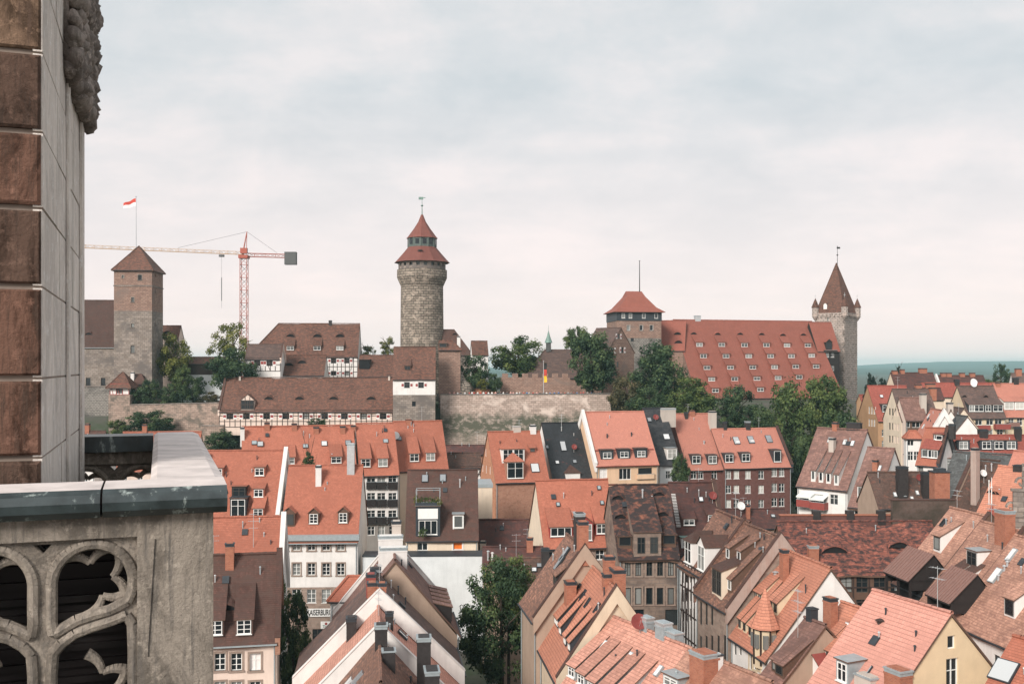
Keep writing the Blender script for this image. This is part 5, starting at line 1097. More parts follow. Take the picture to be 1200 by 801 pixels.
k = H('castle_wing', 'low brown roofed wing with two eyelid hatches in front of the castle palace', 274, 3, A=(330, 438), B=379.5, ridge=[(331, 416), (379, 415.5)], pitch=48, wall='white', roof='castle_brown', cat='building', base=27); k.hatch(339, 428, 2.4, .8); k.hatch(354, 425.5, 2.6, .9); k.walls()
k = H('castle_wing', 'small timbered wing with grey brown roof at the left corner of the castle palace', 270, 2, A=(287.5, 419), B=328.5, ridge=[(288, 403.5), (327, 402.5)], pitch=50, wall='white', roof='greybrown', cat='building', base=27, paraR='pinkcream'); k.win([301.5, 316], 425, 1.6, 1.7, 'dS'); k.timber(k.ze-3.6, k.ze-.1, 1.3, 'timber', seed=8); k.walls()
k = H('castle_wing', 'brown roof joining the castle palace and the corner house, with a dark gap', 279, 1, A=(419, 439), B=461, ridge=[(421, 416), (460, 415.5)], pitch=48, wall='castle', roof='castle_brown', cat='building', base=27); k.dormer('box', 427, 432, 3.0, 2.6, None, 'dark', 'castle_brown'); k.walls()
k = H('castle_house', 'red brown roofed house half hidden by the yellow green tree right of the square tower', 292, 2, A=(178, 394), B=209, ridge=[(185, 381.5), (206, 381)], wall='pinkcream', roof='castle_brown', cat='building', base=26); k.timber(k.ze-5, k.ze-.1, 1.5, 'timber'); k.hatch(196, 391, 3, .9); k.win([192, 205], [410], 1.4, 1.6, 'd'); k.walls()
k = H('covered_walk', 'dark timber covered walkway with flat brown roof between the castle trees', 287, 0, A=(208, 425), B=262, ridge=[(225, 418), (255, 418)], pitch=30, wall='coolwhite', roof='castle_brown', cat='walkway', base=26, bands=()); b = MB(); z = k.lz(k.ze); b.box(-k.L/2, k.L/2, -k.h-.1, -k.h-.004, z-3.4, z-.1); b.build('boarding', ['timber'], k.root); k.win([247], 424.5, .1, .1) ; k.walls()
# --- round tower
c = at(494.6, 405, 292); r = link('round_tower', None); r.location = (c.x, c.y, 26); tag(r, 'round stone keep with two tiered red roof and green lantern, tallest tower of the castle', 'tower')
sc_ = 292/F; zz_ = lambda y: EYE-(y-HY)*sc_-26
y4 = lambda q: zz_(q/4.45+220)
b = MB(); b.lathe([(25.6*sc_, 0), (25.2*sc_, zz_(390)), (24.7*sc_, y4(515)), (26.2*sc_, y4(500)), (29.2*sc_, y4(470)), (29.2*sc_, y4(430)), (27, y4(430)) if 0 else (26*sc_, y4(430))], 48); b.build('shaft', ['sinwell'], r)
b = MB(); rb = 27.6*sc_; n = 20; zb, zt = y4(430), y4(388)
for i in range(n):
    a = i*2*math.pi/n; f = lambda rr, t: (rr*math.cos(t), rr*math.sin(t))
    for rr0, rr1 in ((rb, rb-.5),):
        a0, a1 = a, a+.21*math.pi/n*5; q = [f(rr0, a0), f(rr0, a1), f(rr1, a1), f(rr1, a0)]
        for j in range(4): p, p2 = q[j], q[(j+1) % 4]; b.face([(*p, zb), (*p2, zb), (*p2, zt), (*p, zt)])
b.lathe([(rb-.02, zb), (rb-.02, zb+.9)], 40); b.lathe([(rb-.02, zt-.6), (rb-.02, zt+.2)], 40); b.build('window_gallery', ['castle'], r)
b = MB(); b.lathe([(rb-.6, zb), (rb-.6, zt)], 40); b.build('gallery_glazing', ['pane'], r)
b = MB(); b.lathe([(32.6*sc_, y4(392)), (29.5*sc_, y4(378)), (22*sc_, y4(340)), (16.2*sc_, y4(309))], 12); b.lathe([(32.6*sc_, y4(392)), (26*sc_, y4(390))], 12, 1); b.build('lower_roof', ['tower_red', 'browntimber'], r)
b = MB(); b.lathe([(16.6*sc_, y4(312)), (16.6*sc_, y4(262))], 12)
for i in range(12): a = i*math.pi/6; b.beam((16.7*sc_*math.cos(a), 16.7*sc_*math.sin(a), y4(312)), (16.7*sc_*math.cos(a), 16.7*sc_*math.sin(a), y4(262)), .22)
b.build('lantern', ['lantern'], r)
b = MB()
for i in range(12): a = (i+.5)*math.pi/6; c_ = V((16.1*sc_*math.cos(a), 16.1*sc_*math.sin(a), (y4(285)))); tv = V((-math.sin(a), math.cos(a), 0)); nn = V((math.cos(a), math.sin(a), 0))*.1; b.face([c_+tv*s_[0]*.55+V((0, 0, s_[1]*.75))+nn for s_ in ((-1, -1), (1, -1), (1, 1), (-1, 1))])
b.build('lantern_windows', ['pane'], r)
b = MB(); b.lathe([(18.6*sc_, y4(265)), (16.4*sc_, y4(254)), (9.8*sc_, y4(214)), (4.6*sc_, y4(178)), (.3, y4(140))], 8); b.lathe([(18.6*sc_, y4(265)), (10*sc_, y4(263))], 8, 1); b.build('spire_roof', ['tower_red', 'browntimber'], r)
b = MB(); b.tube((0, 0, y4(142)), (0, 0, y4(62)), .16, .05); b.lathe([(0, y4(100)), (.42, y4(93)), (0, y4(86))], 12); b.box(-1.0, .35, -.04, .04, y4(62), y4(48)); b.box(.35, 1.0, -.03, .03, y4(54), y4(50)); b.build('weather_vane', ['copper'], r)
b = MB(); a = math.pi*1.5; b.face([(-.9, -24*sc_, y4(342)), (.9, -24*sc_, y4(342)), (.5, -22.3*sc_, y4(334)), (-.5, -22.3*sc_, y4(334))]); b.build('roof_hatch', ['dark'], r)
# --- chapel, gabled keep, five sided tower
k = H('castle_chapel', 'grey brown hipped castle chapel roof behind the crenellated wall', 285, 3, A=(616, 441), B=700, ridge=[(640, 409.5), (690, 409.5)], hipL=1.0, wall='castle_pink', roof='greybrown', cat='chapel', base=27, sag=.05)
c = k.l(k.hl+1.0, k.h, k.zr); b = MB(); b.box(c.x-.7, c.x+.7, c.y-.7, c.y+.7, c.z-.5, c.z+2.0, 1); b.lathe([(1.1, c.z+2.0), (.75, c.z+2.9), (.5, c.z+3.6), (0, c.z+5.6)], 8, 0, 0, 0) if 0 else None
b2 = MB(); b2.lathe([(1.15, 2.0), (.8, 3.0), (.5, 3.8), (0, 5.8)], 8, 0); b2.box(-.7, .7, -.7, .7, -.6, 2.0, 1); b2.tube((0, 0, 5.7), (0, 0, 7.2), .06, .03, 6); b2.build('ridge_turret', ['copper', 'greyslate'], k.roof, loc=c); k.walls()
k = H('gabled_keep', 'brown stone gabled keep with two white shuttered windows behind the dark tree', 288, -45, Rg=(699, 384.5), L=9, h=6.0, pitch=48, wall='castle_pink', roof='greybrown', cat='tower', base=24)
k.win1(725, 394, 1.2, 1.4, 'dS', None, 'R'); k.win1(718, 410.5, 1.2, 1.6, 'dS', None, 'R'); k.win1(729.5, 410, 1.2, 1.6, 'dS', None, 'R'); k.win1(724, 427, .9, 1.5, 'd1', None, 'R'); k.win([704, 694], 410, 1.2, 1.6, 'dS'); k.walls()
k = H('five_sided_tower', 'stout stone tower with red hip roof and dark timber storey', 302, 8, A=(723, 375.5), B=775, h=6.6, pitch=1, wall='castle_pink', roof='castle_red', bands=[(396, 'castle_dark')], cat='tower', base=26, ov=0, gutter=None, cap=False)
bpy.data.objects.remove(k.roof); z = k.lz(k.ze)
b = MB(); b.box(-k.L/2-.12, k.L/2+.12, -k.h-.12, k.h+.12, z, z+2.7); b.build('timber_storey', ['lead'], k.root)
for f in (-.36, -.2, .1, .38): put_window(k.root, (f*k.L, -k.h-.16, z+1.5), 0, 1.0, 1.5, 'w1')
for f in (-.3, .3): put_window(k.root, (k.L/2+.16, f*2*k.h, z+1.5), R(90), 1.0, 1.5, 'w1')
b = MB(); x, y = k.L/2, k.h; lv = [(x+1.1, y+1.1, z+2.6), (x-1.2, y-1.2, z+4.2), (x-4.0, y-3.6, z+7.6), (2.4, .6, z+9.4)]
for (a0, c0, z0), (a1, c1, z1) in zip(lv, lv[1:]):
    for s0 in ((-1, -1, 1, -1), (1, -1, 1, 1), (1, 1, -1, 1), (-1, 1, -1, -1)):
        b.face([(s0[0]*a0, s0[1]*c0, z0), (s0[2]*a0, s0[3]*c0, z0), (s0[2]*a1, s0[3]*c1, z1), (s0[0]*a1, s0[1]*c1, z1)])
b.face([(-2.4, -.6, z+9.4), (2.4, -.6, z+9.4), (2.4, .6, z+9.4), (-2.4, .6, z+9.4)]); b.face([(-x-1.1, -y-1.1, z+2.595), (-x-1.1, y+1.1, z+2.595), (x+1.1, y+1.1, z+2.595), (x+1.1, -y-1.1, z+2.595)], 1); k.roof = b.build('roof', ['castle_red', 'browntimber'], k.root)
k.win([736.5, 751.5, 763.5], 384, 1.0, 1.6, 'w1', 'castle'); k.win([741], 398, 1.0, 1.1, 'd1'); k.walls()
pole('flagpole', 'bare dark flagpole on the red roofed five sided tower', 'flagpole', 749.5, 341, 306, 309, .16, 'darkwood')
# --- long red roof
k = H('imperial_stables', 'huge long red roofed granary with rows of small dormers between two stone towers', 299, 13, A=(817, 465), B=988, ridge=[(803.5, 374.5), (958, 376)], wall='castle_pink', roof='castle_red', cat='building', base=20, sag=.03, bands=())
q = lambda x, y: (x/3.636+700, y/3.636+280)
for x, y in ((410, 406), (512, 408), (608, 408), (700, 409), (790, 412), (877, 411)): k.hatch(*q(x, y), 2.3, .75)
for row in ([(435, 459), (530, 459), (627, 460), (720, 460), (808, 461), (897, 461)], [(452, 507), (548, 507), (645, 507), (738, 507), (827, 507), (913, 505)], [(467, 557), (567, 556), (662, 555), (755, 554), (845, 552), (932, 551)], [(487, 606), (585, 605), (680, 603), (770, 600), (860, 596)], [(503, 654), (597, 650), (695, 650), (790, 650)]):
    for x, y in row: k.dormer('shed', *q(x, y), 2.8, 1.5, 'w', p2=36, ww=2.1, wh=1.05)
k.chimney(818, 376, 1.9, 1.2, 1.6, 'steel', 'zinc'); k.walls()
k2 = H('granary_wing', 'left end of the long red granary roof sloping down toward the stout tower', 312, -14, A=(762, 409), B=802.5, ridge=[(776, 375.5), (801, 375)], pitch=56, wall='castle_pink', roof='castle_red', cat='building', base=22, go=0)
k2.hatch(794, 392, 2.4, .9); k2.hatch(795, 402, 2.6, 1.0); k2.walls()
k2 = H('granary_wing', 'dark timbered hoist bay with small red roof at the right end of the granary', 320, 13, A=(958, 409.5), B=984, ridge=[(957.5, 377.5), (968, 377)], pitch=60, wall='darkwood', roof='castle_red', cat='building', base=22); k2.dormer('gable', 971.5, 409, 2.2, 2.3, 'd1', 'darkwood')
k2.win([969.5, 975.5], [415.5, 431], 1.2, 1.6, 'w'); k2.balcony(972.5, 411.5, 4.5, .7, 'timber', .4); k2.walls()
# --- square east tower
t = H('square_tower', 'square rough stone tower with steep pyramid roof and four corner turrets', 336, -42, A=(955.5, 367), L=10.2, apex=308, wall='keep', roof='castle_brown', cat='tower', base=15, ov=0, gutter=None, sag=.02, depth=.3)
S2 = t.L/2
for sx, sy in ((-1, -1), (1, -1), (1, 1), (-1, 1)):
    b = MB(); z = t.lz(t.ze); b.lathe([(.2, -2.6), (1.15, -1.2), (1.15, 1.9)], 8); b.lathe([(1.4, 1.9), (.7, 3.6), (0, 5.2)], 8, 1); b.tube((0, 0, 5.1), (0, 0, 6.6), .06, .03, 6, 2); b.box(-.35, .35, -.035, .035, 5.75, 5.85, 2)
    b.build('corner_turret', ['keep', 'castle_brown', 'steel'], t.root, loc=(sx*S2, sy*S2, z))
b = MB(); z = t.lz(t.ze); b.box(-S2-.2, S2+.2, -S2-.2, S2+.2, z-.5, z-.02)
for i in range(5):
    for s in (-1, 1): f = (i-2)*1.5; b.box(f-.35, f+.35, s*S2-.4 if s < 0 else S2, -S2 if s < 0 else S2+.4, z-1.4, z-.502); b.box(s*S2-.4 if s < 0 else S2, -S2 if s < 0 else S2+.4, f-.35, f+.35, z-1.4, z-.502)
b.build('corbel_course', ['keep'], t.root)
for y in (374, 386, 399, 412, 424, 437): t.win([966, 975] if y % 2 else [970], y, .5, 1.3, 'd1')
for i, y in enumerate((374, 389, 403, 416, 431, 446)):
    for x in (988.5, 1001): t.win1(x, y, .5, 1.3, 'd1', None, 'R')
t.dormer('gable', 967, 362, 1.2, 1.6, None, 'white'); t.walls()
o, z = pole('weather_vane', 'thin weather vane with ball on the pyramid roof of the right square tower', 'weather vane', 981.3, 309, 289, 335, .1, 'darkwood')
b = MB(); b.lathe([(0, z*.45), (.35, z*.45+.35), (0, z*.45+.7)], 10); b.box(-.2, .9, -.03, .03, z-.7, z-.1); b.build('vane', ['darkwood'], o)
o, z = pole('flagpole', 'flagpole with black red gold flag standing on the visitors terrace', 'flagpole', 637, 457, 423.5, 264.5, .09)
flag(o, z-.4, 1.0, 5.2, ['flagblack', 'flagred', 'flaggold'], vertical=True, side=1) if 0 else None
b = MB()
for i, m in enumerate((0, 1, 2)):
    for j in range(6):
        z0, z1 = z-.4-i*1.7-j*1.7/6, z-.4-i*1.7-(j+1)*1.7/6; x0, x1 = .1+.05*math.sin(z0*3), .1+.05*math.sin(z1*3); b.face([(x0, 0, z0), (x0+.75, .2*math.sin(z0*2), z0), (x1+.75, .2*math.sin(z1*2), z1), (x1, 0, z1)], m)
b.build('flag', ['flagblack', 'flagred', 'flaggold'], o)
# --- rock below the gate tower
b = MB(); rn = random.Random(5); n, mm = 16, 9
def rk(i, j):
    a = math.pi*2*i/n; f = j/mm; r0 = 5.2*(1-f**1.7)+.3; q = noise.noise(V((math.cos(a)*1.4, math.sin(a)*1.4, f*3)))
    return V((r0*math.cos(a)*(1+.35*q), r0*.7*math.sin(a)*(1+.35*q), f*9.0+q*.8))
for i in range(n):
    for j in range(mm): b.face([rk(i, j), rk(i+1, j), rk(i+1, j+1), rk(i, j+1)])
o = b.build('rock', ['castle_dark' if 0 else 'sinwell'], None, smooth=True, merge=True, loc=(at(537, 0, 269).x, 269.5, 28.5)); tag(o, 'grey rock outcrop under the rose stone gate tower', 'rock')
# ================================================================== FOREGROUND: church tower and balustrade
TH = R(19.5); U, W = V((math.cos(TH), math.sin(TH), 0)), V((-math.sin(TH), math.cos(TH), 0))   # along the front, into the picture
C0 = at(250, 590, 6.0); ZC = at(0, 567, 6.0).z                                                  # front right corner, coping top
M['block'] = plain('red_sandstone_block', (.17, .095, .068), .95, 0, .5, 2.2); M['block2'] = plain('dark_sandstone_block', (.1, .066, .052), .95, 0, .55, 2.2); M['block3'] = plain('tan_sandstone_block', (.22, .135, .09), .95, 0, .45, 2)
M['mortar'] = plain('lime_mortar', (.27, .22, .185), .95, 0, .2, 5)
def blockmat(name, c, d, dk=.36):
    m, t, b = newmat(name); g = N(t, 'ShaderNodeTexCoord').outputs['Object']
    a = N(t, 'ShaderNodeMapping'); a.inputs['Scale'].default_value = (1, 1, .45); t.links.new(g, a.inputs[0])
    st = N(t, 'ShaderNodeMapping'); st.inputs['Scale'].default_value = (9, 9, .7); t.links.new(g, st.inputs[0])
    x = mixc(t, c, mul(c, dk), ramp(t, noi(t, a.outputs[0], 2.2, 10, .75, .8), .44, .56)); x = mixc(t, x, mul(c, 1.75), ramp(t, noi(t, g, 11, 8, .75), .54, .72)); x = mixc(t, x, d, ramp(t, noi(t, st.outputs[0], 2.5, 8, .75), .5, .66))
    t.links.new(x, b.inputs['Base Color']); b.inputs['Roughness'].default_value = .95; b.inputs['Specular IOR Level'].default_value = .1
    bump(t, b, noi(t, g, 20, 9, .75), .9, .03); return m
M['block'] = blockmat('red_sandstone', (.19, .105, .077), (.085, .058, .046), .3); M['block2'] = blockmat('dark_sandstone', (.13, .083, .064), (.06, .045, .038), .3); M['block3'] = blockmat('tan_sandstone', (.25, .165, .115), (.12, .08, .06), .35)
M['palestone'] = blockmat('washed_sandstone', (.82, .75, .69), (.68, .62, .57), .75); M['greystone'] = blockmat('grey_balustrade_stone', (.34, .295, .25), (.16, .145, .13), .5)
M['carved'] = blockmat('carved_stone', (.36, .31, .28), (.17, .15, .13), .5)
m, t, b = newmat('patinated_coping'); g = N(t, 'ShaderNodeTexCoord').outputs['Object']; st = N(t, 'ShaderNodeMapping'); st.inputs['Scale'].default_value = (5, 5, 1.2); t.links.new(g, st.inputs[0])
x = mixc(t, (.045, .062, .066), (.02, .028, .03), ramp(t, noi(t, g, 5, 6, .6), .4, .65)); x = mixc(t, x, (.38, .44, .42), ramp(t, noi(t, st.outputs[0], 1.9, 8, .7), .57, .68)); t.links.new(x, b.inputs['Base Color']); b.inputs['Roughness'].default_value = .38; b.inputs['Specular IOR Level'].default_value = .6; bump(t, b, noi(t, g, 18, 6), .15, .01); M['coping'] = m
M['cope_sky_sheen'] = plain('sky_sheen_coping_top', (.62, .56, .54), .75, 0, .2, 4)  # the sky's reflection on the dark coping's top, put into the colour
ch = link('church_tower', None); T0 = V((C0.x, C0.y, 0))-U*1.02+W*1.02
kx = (48-CX)/F; T0 = T0+U*((kx*T0.y-T0.x)/(U.x-kx*U.y)); ch.location = (T0.x, T0.y, ZC-8); ch.rotation_euler = (0, 0, TH)
tag(ch, 'weathered red sandstone church tower with carved frieze filling the left edge', 'church tower')
CH = .455*T0.y/6.0; z0 = 8+(ZC-ZC)                                      # course height; local z of the eye
zj = [EYE-(y-HY)/F*T0.y-(ZC-8) for y in (62, 155, 244, 336, 443, 536)]   # joints seen on the corner
zj = [zj[0]+(zj[0]-zj[1])*i for i in range(12, 0, -1)]+zj+[zj[-1]-(zj[0]-zj[1])*i for i in range(1, 6)]
TL = 3.55
rn = random.Random(3)
b = MB(); b.box(-4.0, .001, .02, TL, zj[-1], zj[0]); b.build('joints', ['mortar'], ch)
bf, bs = MB(), MB()
for i in range(len(zj)-1):
    za, zb = zj[i+1]+.02, zj[i]-.02; x = -.0
    ws = [rn.uniform(.6, .95) for _ in range(6)]; x1 = 0
    for w_ in ws:      # front blocks, rounded arrises
        x0 = x1-w_; p = rn.uniform(0, .015); mt = rn.choice((0, 0, 1, 1, 2)); e = rn.uniform(.012, .022)
        A_ = [(x0+.02, -p, za), (x1-.0 if x1 == 0 else x1-.02, -p, za), (x1-.0 if x1 == 0 else x1-.02, -p, zb), (x0+.02, -p, zb)]
        In = [(x0+.02+e, -p-.014, za+e), (x1-e, -p-.014, za+e), (x1-e, -p-.014, zb-e), (x0+.02+e, -p-.014, zb-e)]
        bf.face(In, mt)
        for j in range(4): bf.face([A_[j], A_[(j+1) % 4], In[(j+1) % 4], In[j]], mt); bf.face([(q[0], .05, q[2]) for q in (A_[j],)]+[(A_[(j+1) % 4][0], .05, A_[(j+1) % 4][2]), A_[(j+1) % 4], A_[j]], mt)
        x1 = x0
    y0 = -.0; first = True
    while y0 < TL-.05:
        y1 = min(TL, y0+rn.uniform(.9, 1.5)); p = rn.uniform(.006, .012)
        q = [(p, y0+(.0 if first else .012), za-.012), (p, y1-.012, za-.012), (p, y1-.012, zb+.012), (p, y0+(.0 if first else .012), zb+.012)]
        bs.face(q, 0)
        for j in range(4): bs.face([(-.05, q[j][1], q[j][2]), (-.05, q[(j+1) % 4][1], q[(j+1) % 4][2]), q[(j+1) % 4], q[j]], 0)
        y0 = y1; first = False
fr = bf.build('front_blocks', ['block', 'block2', 'block3'], ch); sd_ = bs.build('side_blocks', ['palestone'], ch)
yf = T0.y+TL*math.cos(TH); zf = EYE+(430-146)/F*yf-(ZC-8)
b = MB()   # shallow pilasters on the side face
for y0, w_, p in ((1.75, .2, .018), (3.2, .3, .025)): b.box(.013, .013+p, y0, y0+w_, zj[-1], zf+.2)
b.build('pilaster', ['palestone'], ch)
b = MB(); rn = random.Random(11)   # carved foliage frieze along the side, high up
def blob(b, c, r, seed):
    n, m_ = 7, 5
    def P(i, j):
        a, f = 2*math.pi*i/n, math.pi*j/m_; d = V((math.sin(f)*math.cos(a), math.sin(f)*math.sin(a), math.cos(f))); return c+d*r*(1+.45*noise.noise(d*1.7+V((seed, 0, 0))))
    for i in range(n):
        for j in range(m_): b.face([P(i, j), P(i+1, j), P(i+1, j+1), P(i, j+1)])
for i in range(420):
    y = rn.uniform(1.5, TL+.08); z = zf+rn.uniform(0, 1)**1.4*1.1; blob(b, V((.035+rn.uniform(0, .055)+(z-zf)*.05, y, z)), rn.uniform(.045, .095), i)
b.box(-.01, .05, 1.5, TL, zf+.1, zf+1.09); b.build('carved_frieze', ['carved'], ch, smooth=True, merge=True)
b = MB()
for i, (z, p) in enumerate(((zf+1.1, .1), (zf+1.4, .13), (zf+1.72, .26))): b.box(-4.1, p, 1.5, TL+p, z, z+.22+.1*(i == 2))
for y in [k_*.55 for k_ in range(3, 7)]: b.box(.0, .11, y, y+.12, zf+.9, zf+1.7)
b.build('cornice', ['carved'], ch)
# --- balustrade: tracery panels under a broad coping
ba = link('stone_balustrade', None); ba.location = (C0.x, C0.y, ZC-1.35); ba.rotation_euler = (0, 0, TH)
tag(ba, 'grey stone gallery balustrade with quatrefoil tracery and dark patinated coping at lower left', 'balustrade')
HB = 1.35; s6 = 6.0/F
def tear(cx, cy, sx, sy, n=26):
    "one lobe: upper ones a round head with a tail to the centre, lower ones fill the space under the rising bars"
    if sy > 0:
        c, r0 = (.268, .315), .222
        pts = [(c[0]+r0*math.cos(R(-32+217*i/n)), c[1]+r0*1.03*math.sin(R(-32+217*i/n))) for i in range(n+1)]
        pts += [(.047, .2), (.046, .1), (.058, .035), (.1, .06), (.18, .105), (.27, .13), (.36, .15)]
    else:
        c, r0 = (.268, -.33), .222
        pts = [(c[0]+r0*math.cos(R(-180+180*i/n)), c[1]+r0*math.sin(R(-180+180*i/n))) for i in range(n+1)]
        pts += [(.49, -.1), (.485, .06), (.45, .115), (.36, .085), (.26, .06), (.17, .03), (.1, -.02), (.055, -.075), (.046, -.2)]
    return [(cx+sx*x_, cy+y_) for x_, y_ in pts]
PW, PH = 1.02, 1.16
def panel_mesh():
    cu = bpy.data.curves.new('tracery', 'CURVE'); cu.dimensions = '2D'; cu.fill_mode = 'BOTH'; cu.extrude = .08
    def sp(pts):
        s = cu.splines.new('POLY'); s.points.add(len(pts)-1); s.use_cyclic_u = True
        for p, q in zip(s.points, pts): p.co = (q[0], q[1], 0, 1)
    sp([(-PW/2, -PH/2), (PW/2, -PH/2), (PW/2, PH/2), (-PW/2, PH/2)])
    for sx in (-1, 1):
        for sy in (-1, 1): sp(tear(0, 0, sx, sy))
    # spandrel eyes
    for sy in (-1, 1):
        sp([(0, sy*.5), (-.05, sy*.555), (.05, sy*.555)])
    for sx in (-1, 1): sp([(sx*.47, sy_*.52) for sy_ in (1, 1)]+[(sx*.43, .555)]) if 0 else None
    o = bpy.data.objects.new('tmp', cu); COL.objects.link(o); bpy.context.view_layer.update()
    me = bpy.data.meshes.new_from_object(o.evaluated_get(bpy.context.evaluated_depsgraph_get())); bpy.data.objects.remove(o)
    bm = bmesh.new(); bm.from_mesh(me); bmesh.ops.remove_doubles(bm, verts=bm.verts, dist=.0005); bm.to_mesh(me); bm.free()
    me.materials.clear(); me.materials.append(M['greystone']); return me
def mould_mesh():
    b = MB()
    def path(pts, r, y, closed=True):
        n = len(pts)
        for i in range(n if closed else n-1): p, q = pts[i], pts[(i+1) % n]; b.tube((p[0], y, p[1]), (q[0], y, q[1]), r, r, 8, 0, False)
    for sx in (-1, 1):
        for sy in (-1, 1):
            T_ = tear(0, 0, sx, sy); path(T_, .034, -.075); path([(p[0]*.995, p[1]*.995) for p in T_], .017, -.035)
            c = (sx*.268, sy*.32)
            for a in (100, 8, -62):       # cusps, two curved arms meeting in a point
                a_ = R(a); d = (sx*math.cos(a_), sy*math.sin(a_)); tip = (c[0]+d[0]*.105, c[1]+d[1]*.105)
                for o_ in (-1, 1):
                    e_ = a_+o_*R(38); q = (c[0]+sx*math.cos(e_)*.21, c[1]+sy*math.sin(e_)*.215); m_ = a_+o_*R(16); k_ = (c[0]+sx*math.cos(m_)*.175, c[1]+sy*math.sin(m_)*.178)
                    pts = []
                    for i in range(8): t_ = i/7; pts.append(((1-t_)**2*q[0]+2*t_*(1-t_)*k_[0]+t_*t_*tip[0], (1-t_)**2*q[1]+2*t_*(1-t_)*k_[1]+t_*t_*tip[1]))
                    for i in range(7): b.tube((*[(pts[i][0])], -.02, pts[i][1]), (pts[i+1][0], -.02, pts[i+1][1]), .036-.0024*i, .036-.0024*(i+1), 8, 0, i == 6)
    return b.mesh('moulding', ['greystone'], smooth=True)
pm, mo = panel_mesh(), mould_mesh()
def tracery(x, y, rz):
    o = link('tracery_panel', pm, ba, (x, y, HB-.16-.13-PH/2)); o.rotation_euler = (R(90), 0, rz)
    q = link('moulding', mo, o); q.rotation_euler = (R(-90), 0, 0)
zt = HB-.16
x_r = -.43                                   # right edge of the first panel
for i in range(4): tracery(x_r-PW/2-i*(PW+.0), .12, 0)
GL = 4.75
b = MB(); b.box(-.43, 0, .0, .24, -1, zt-.002); b.box(-5, -.431, .0, .24, zt-.13, zt-.002); b.box(-5, -.431, .0, .24, -1, HB-.16-.13-PH)
b.build('corner_post', ['greystone'], ba)
b = MB(); b.box(-.24, -.001, .241, GL, zt-.13, zt-.003); b.box(-.24, -.001, .241, GL, -1, -.2); b.box(-.24, -.001, GL-.3, GL+.24, -1, zt-.004); b.box(-3.2, -.241, GL, GL+.24, zt-.13, zt-.003); b.build('side_rail', ['greystone'], ba)
for i in range(4): tracery(-.12, .45+PW/2+i*PW, R(90))
for i in range(3): tracery(-.24-PW/2-i*PW, GL+.12, 0)
def cope(x0, x1, y0, y1, rounded):
    b = MB(); return b
b = MB()                                     # front coping: rounded nose, projecting
prof = [(-.07, -.16), (-.115, -.12), (-.125, -.07), (-.10, -.025), (-.05, 0), (.30, .012), (.34, -.01), (.34, -.16)]
xs = [-5, -3.4, -1.98, -.62, .075]
for xa, xb in zip(xs, xs[1:]):
    a_, c_ = xa+.006, xb-(.006 if xb < 0 else 0)
    for (y0, z0), (y1, z1) in zip(prof, prof[1:]): b.face([(a_, y0, HB+z0), (c_, y0, HB+z0), (c_, y1, HB+z1), (a_, y1, HB+z1)], 1 if z0 > -.02 and z1 > -.02 and y1 > 0 else 0)
    b.face([(c_, y, HB+z) for y, z in prof]); b.face([(a_, y, HB+z) for y, z in prof[::-1]]); b.face([(a_, .34, HB-.16), (c_, .34, HB-.16), (c_, -.07, HB-.16), (a_, -.07, HB-.16)])
b.build('coping', ['coping', 'cope_sky_sheen'], ba)
b = MB(); ys = [.346, 1.7, 3.2, GL+.36]
pr = [(.07, -.16), (.11, -.10), (.09, -.02), (.03, .004), (-.32, .004), (-.36, -.02), (-.36, -.16)]
for ya, yb in zip(ys, ys[1:]):
    a_, c_ = ya+.006, yb-.006
    for (x0, z0), (x1, z1) in zip(pr, pr[1:]): b.face([(x0, a_, HB+z0), (x0, c_, HB+z0), (x1, c_, HB+z1), (x1, a_, HB+z1)], 1 if z0 > -.03 and z1 > -.03 else 0)
    b.face([(x, c_, HB+z) for x, z in pr]); b.face([(x, a_, HB+z) for x, z in pr[::-1]])
b.box(-3.4, -.366, GL-.08, GL+.34, HB-.16, HB, 0); b.build('coping', ['coping', 'cope_sky_sheen'], ba)
b = MB(); b.box(-5, -.25, .25, GL, -.6, -.35); b.build('gallery_floor', ['lead'], ba)
b = MB(); b.box(-5, -.3, .5, .56, -1.2, HB-.24)  # near-black ribbed panel added behind the tracery for the shaded, lead-roofed gallery
for i in range(22): b.box(-5, -.3, .46, .5, -1.1+i*.1, -1.06+i*.1)
b.build('dark_gallery_backing', ['darkwood'], ba)
b = MB(); b.beam((-.33, -.004, zt-.15), (-.37, -.004, .35), .003, .005); b.build('crack', ['dark'], ba)

# ================================================================== GROUND, HILLS
b = MB(); xsg = [-6500, -1200, -500]+[-320+i*10 for i in range(65)]+[500, 1200, 6500]; ysg = [-200, -60]+[i*10 for i in range(0, 46)]+[520, 700, 950, 1500, 3000, 8600]
for i in range(len(xsg)-1):
    for j in range(len(ysg)-1):
        b.face([(x_, y_, ground(x_, y_)) for x_, y_ in ((xsg[i], ysg[j]), (xsg[i+1], ysg[j]), (xsg[i+1], ysg[j+1]), (xsg[i], ysg[j+1]))])
m, t, bn = newmat('street_ground'); t.links.new(mixc(t, (.075, .07, .06), (.035, .055, .025), ramp(t, noi(t, wpos(t), .06, 8, .7), .42, .58)), bn.inputs['Base Color']); bn.inputs['Roughness'].default_value = .95; M['earth'] = m
tag(b.build('ground', ['earth'], smooth=True, merge=True), None, None, kind='structure')
b = MB(); HX = [i*130 for i in range(-44, 45)]; rows = 14
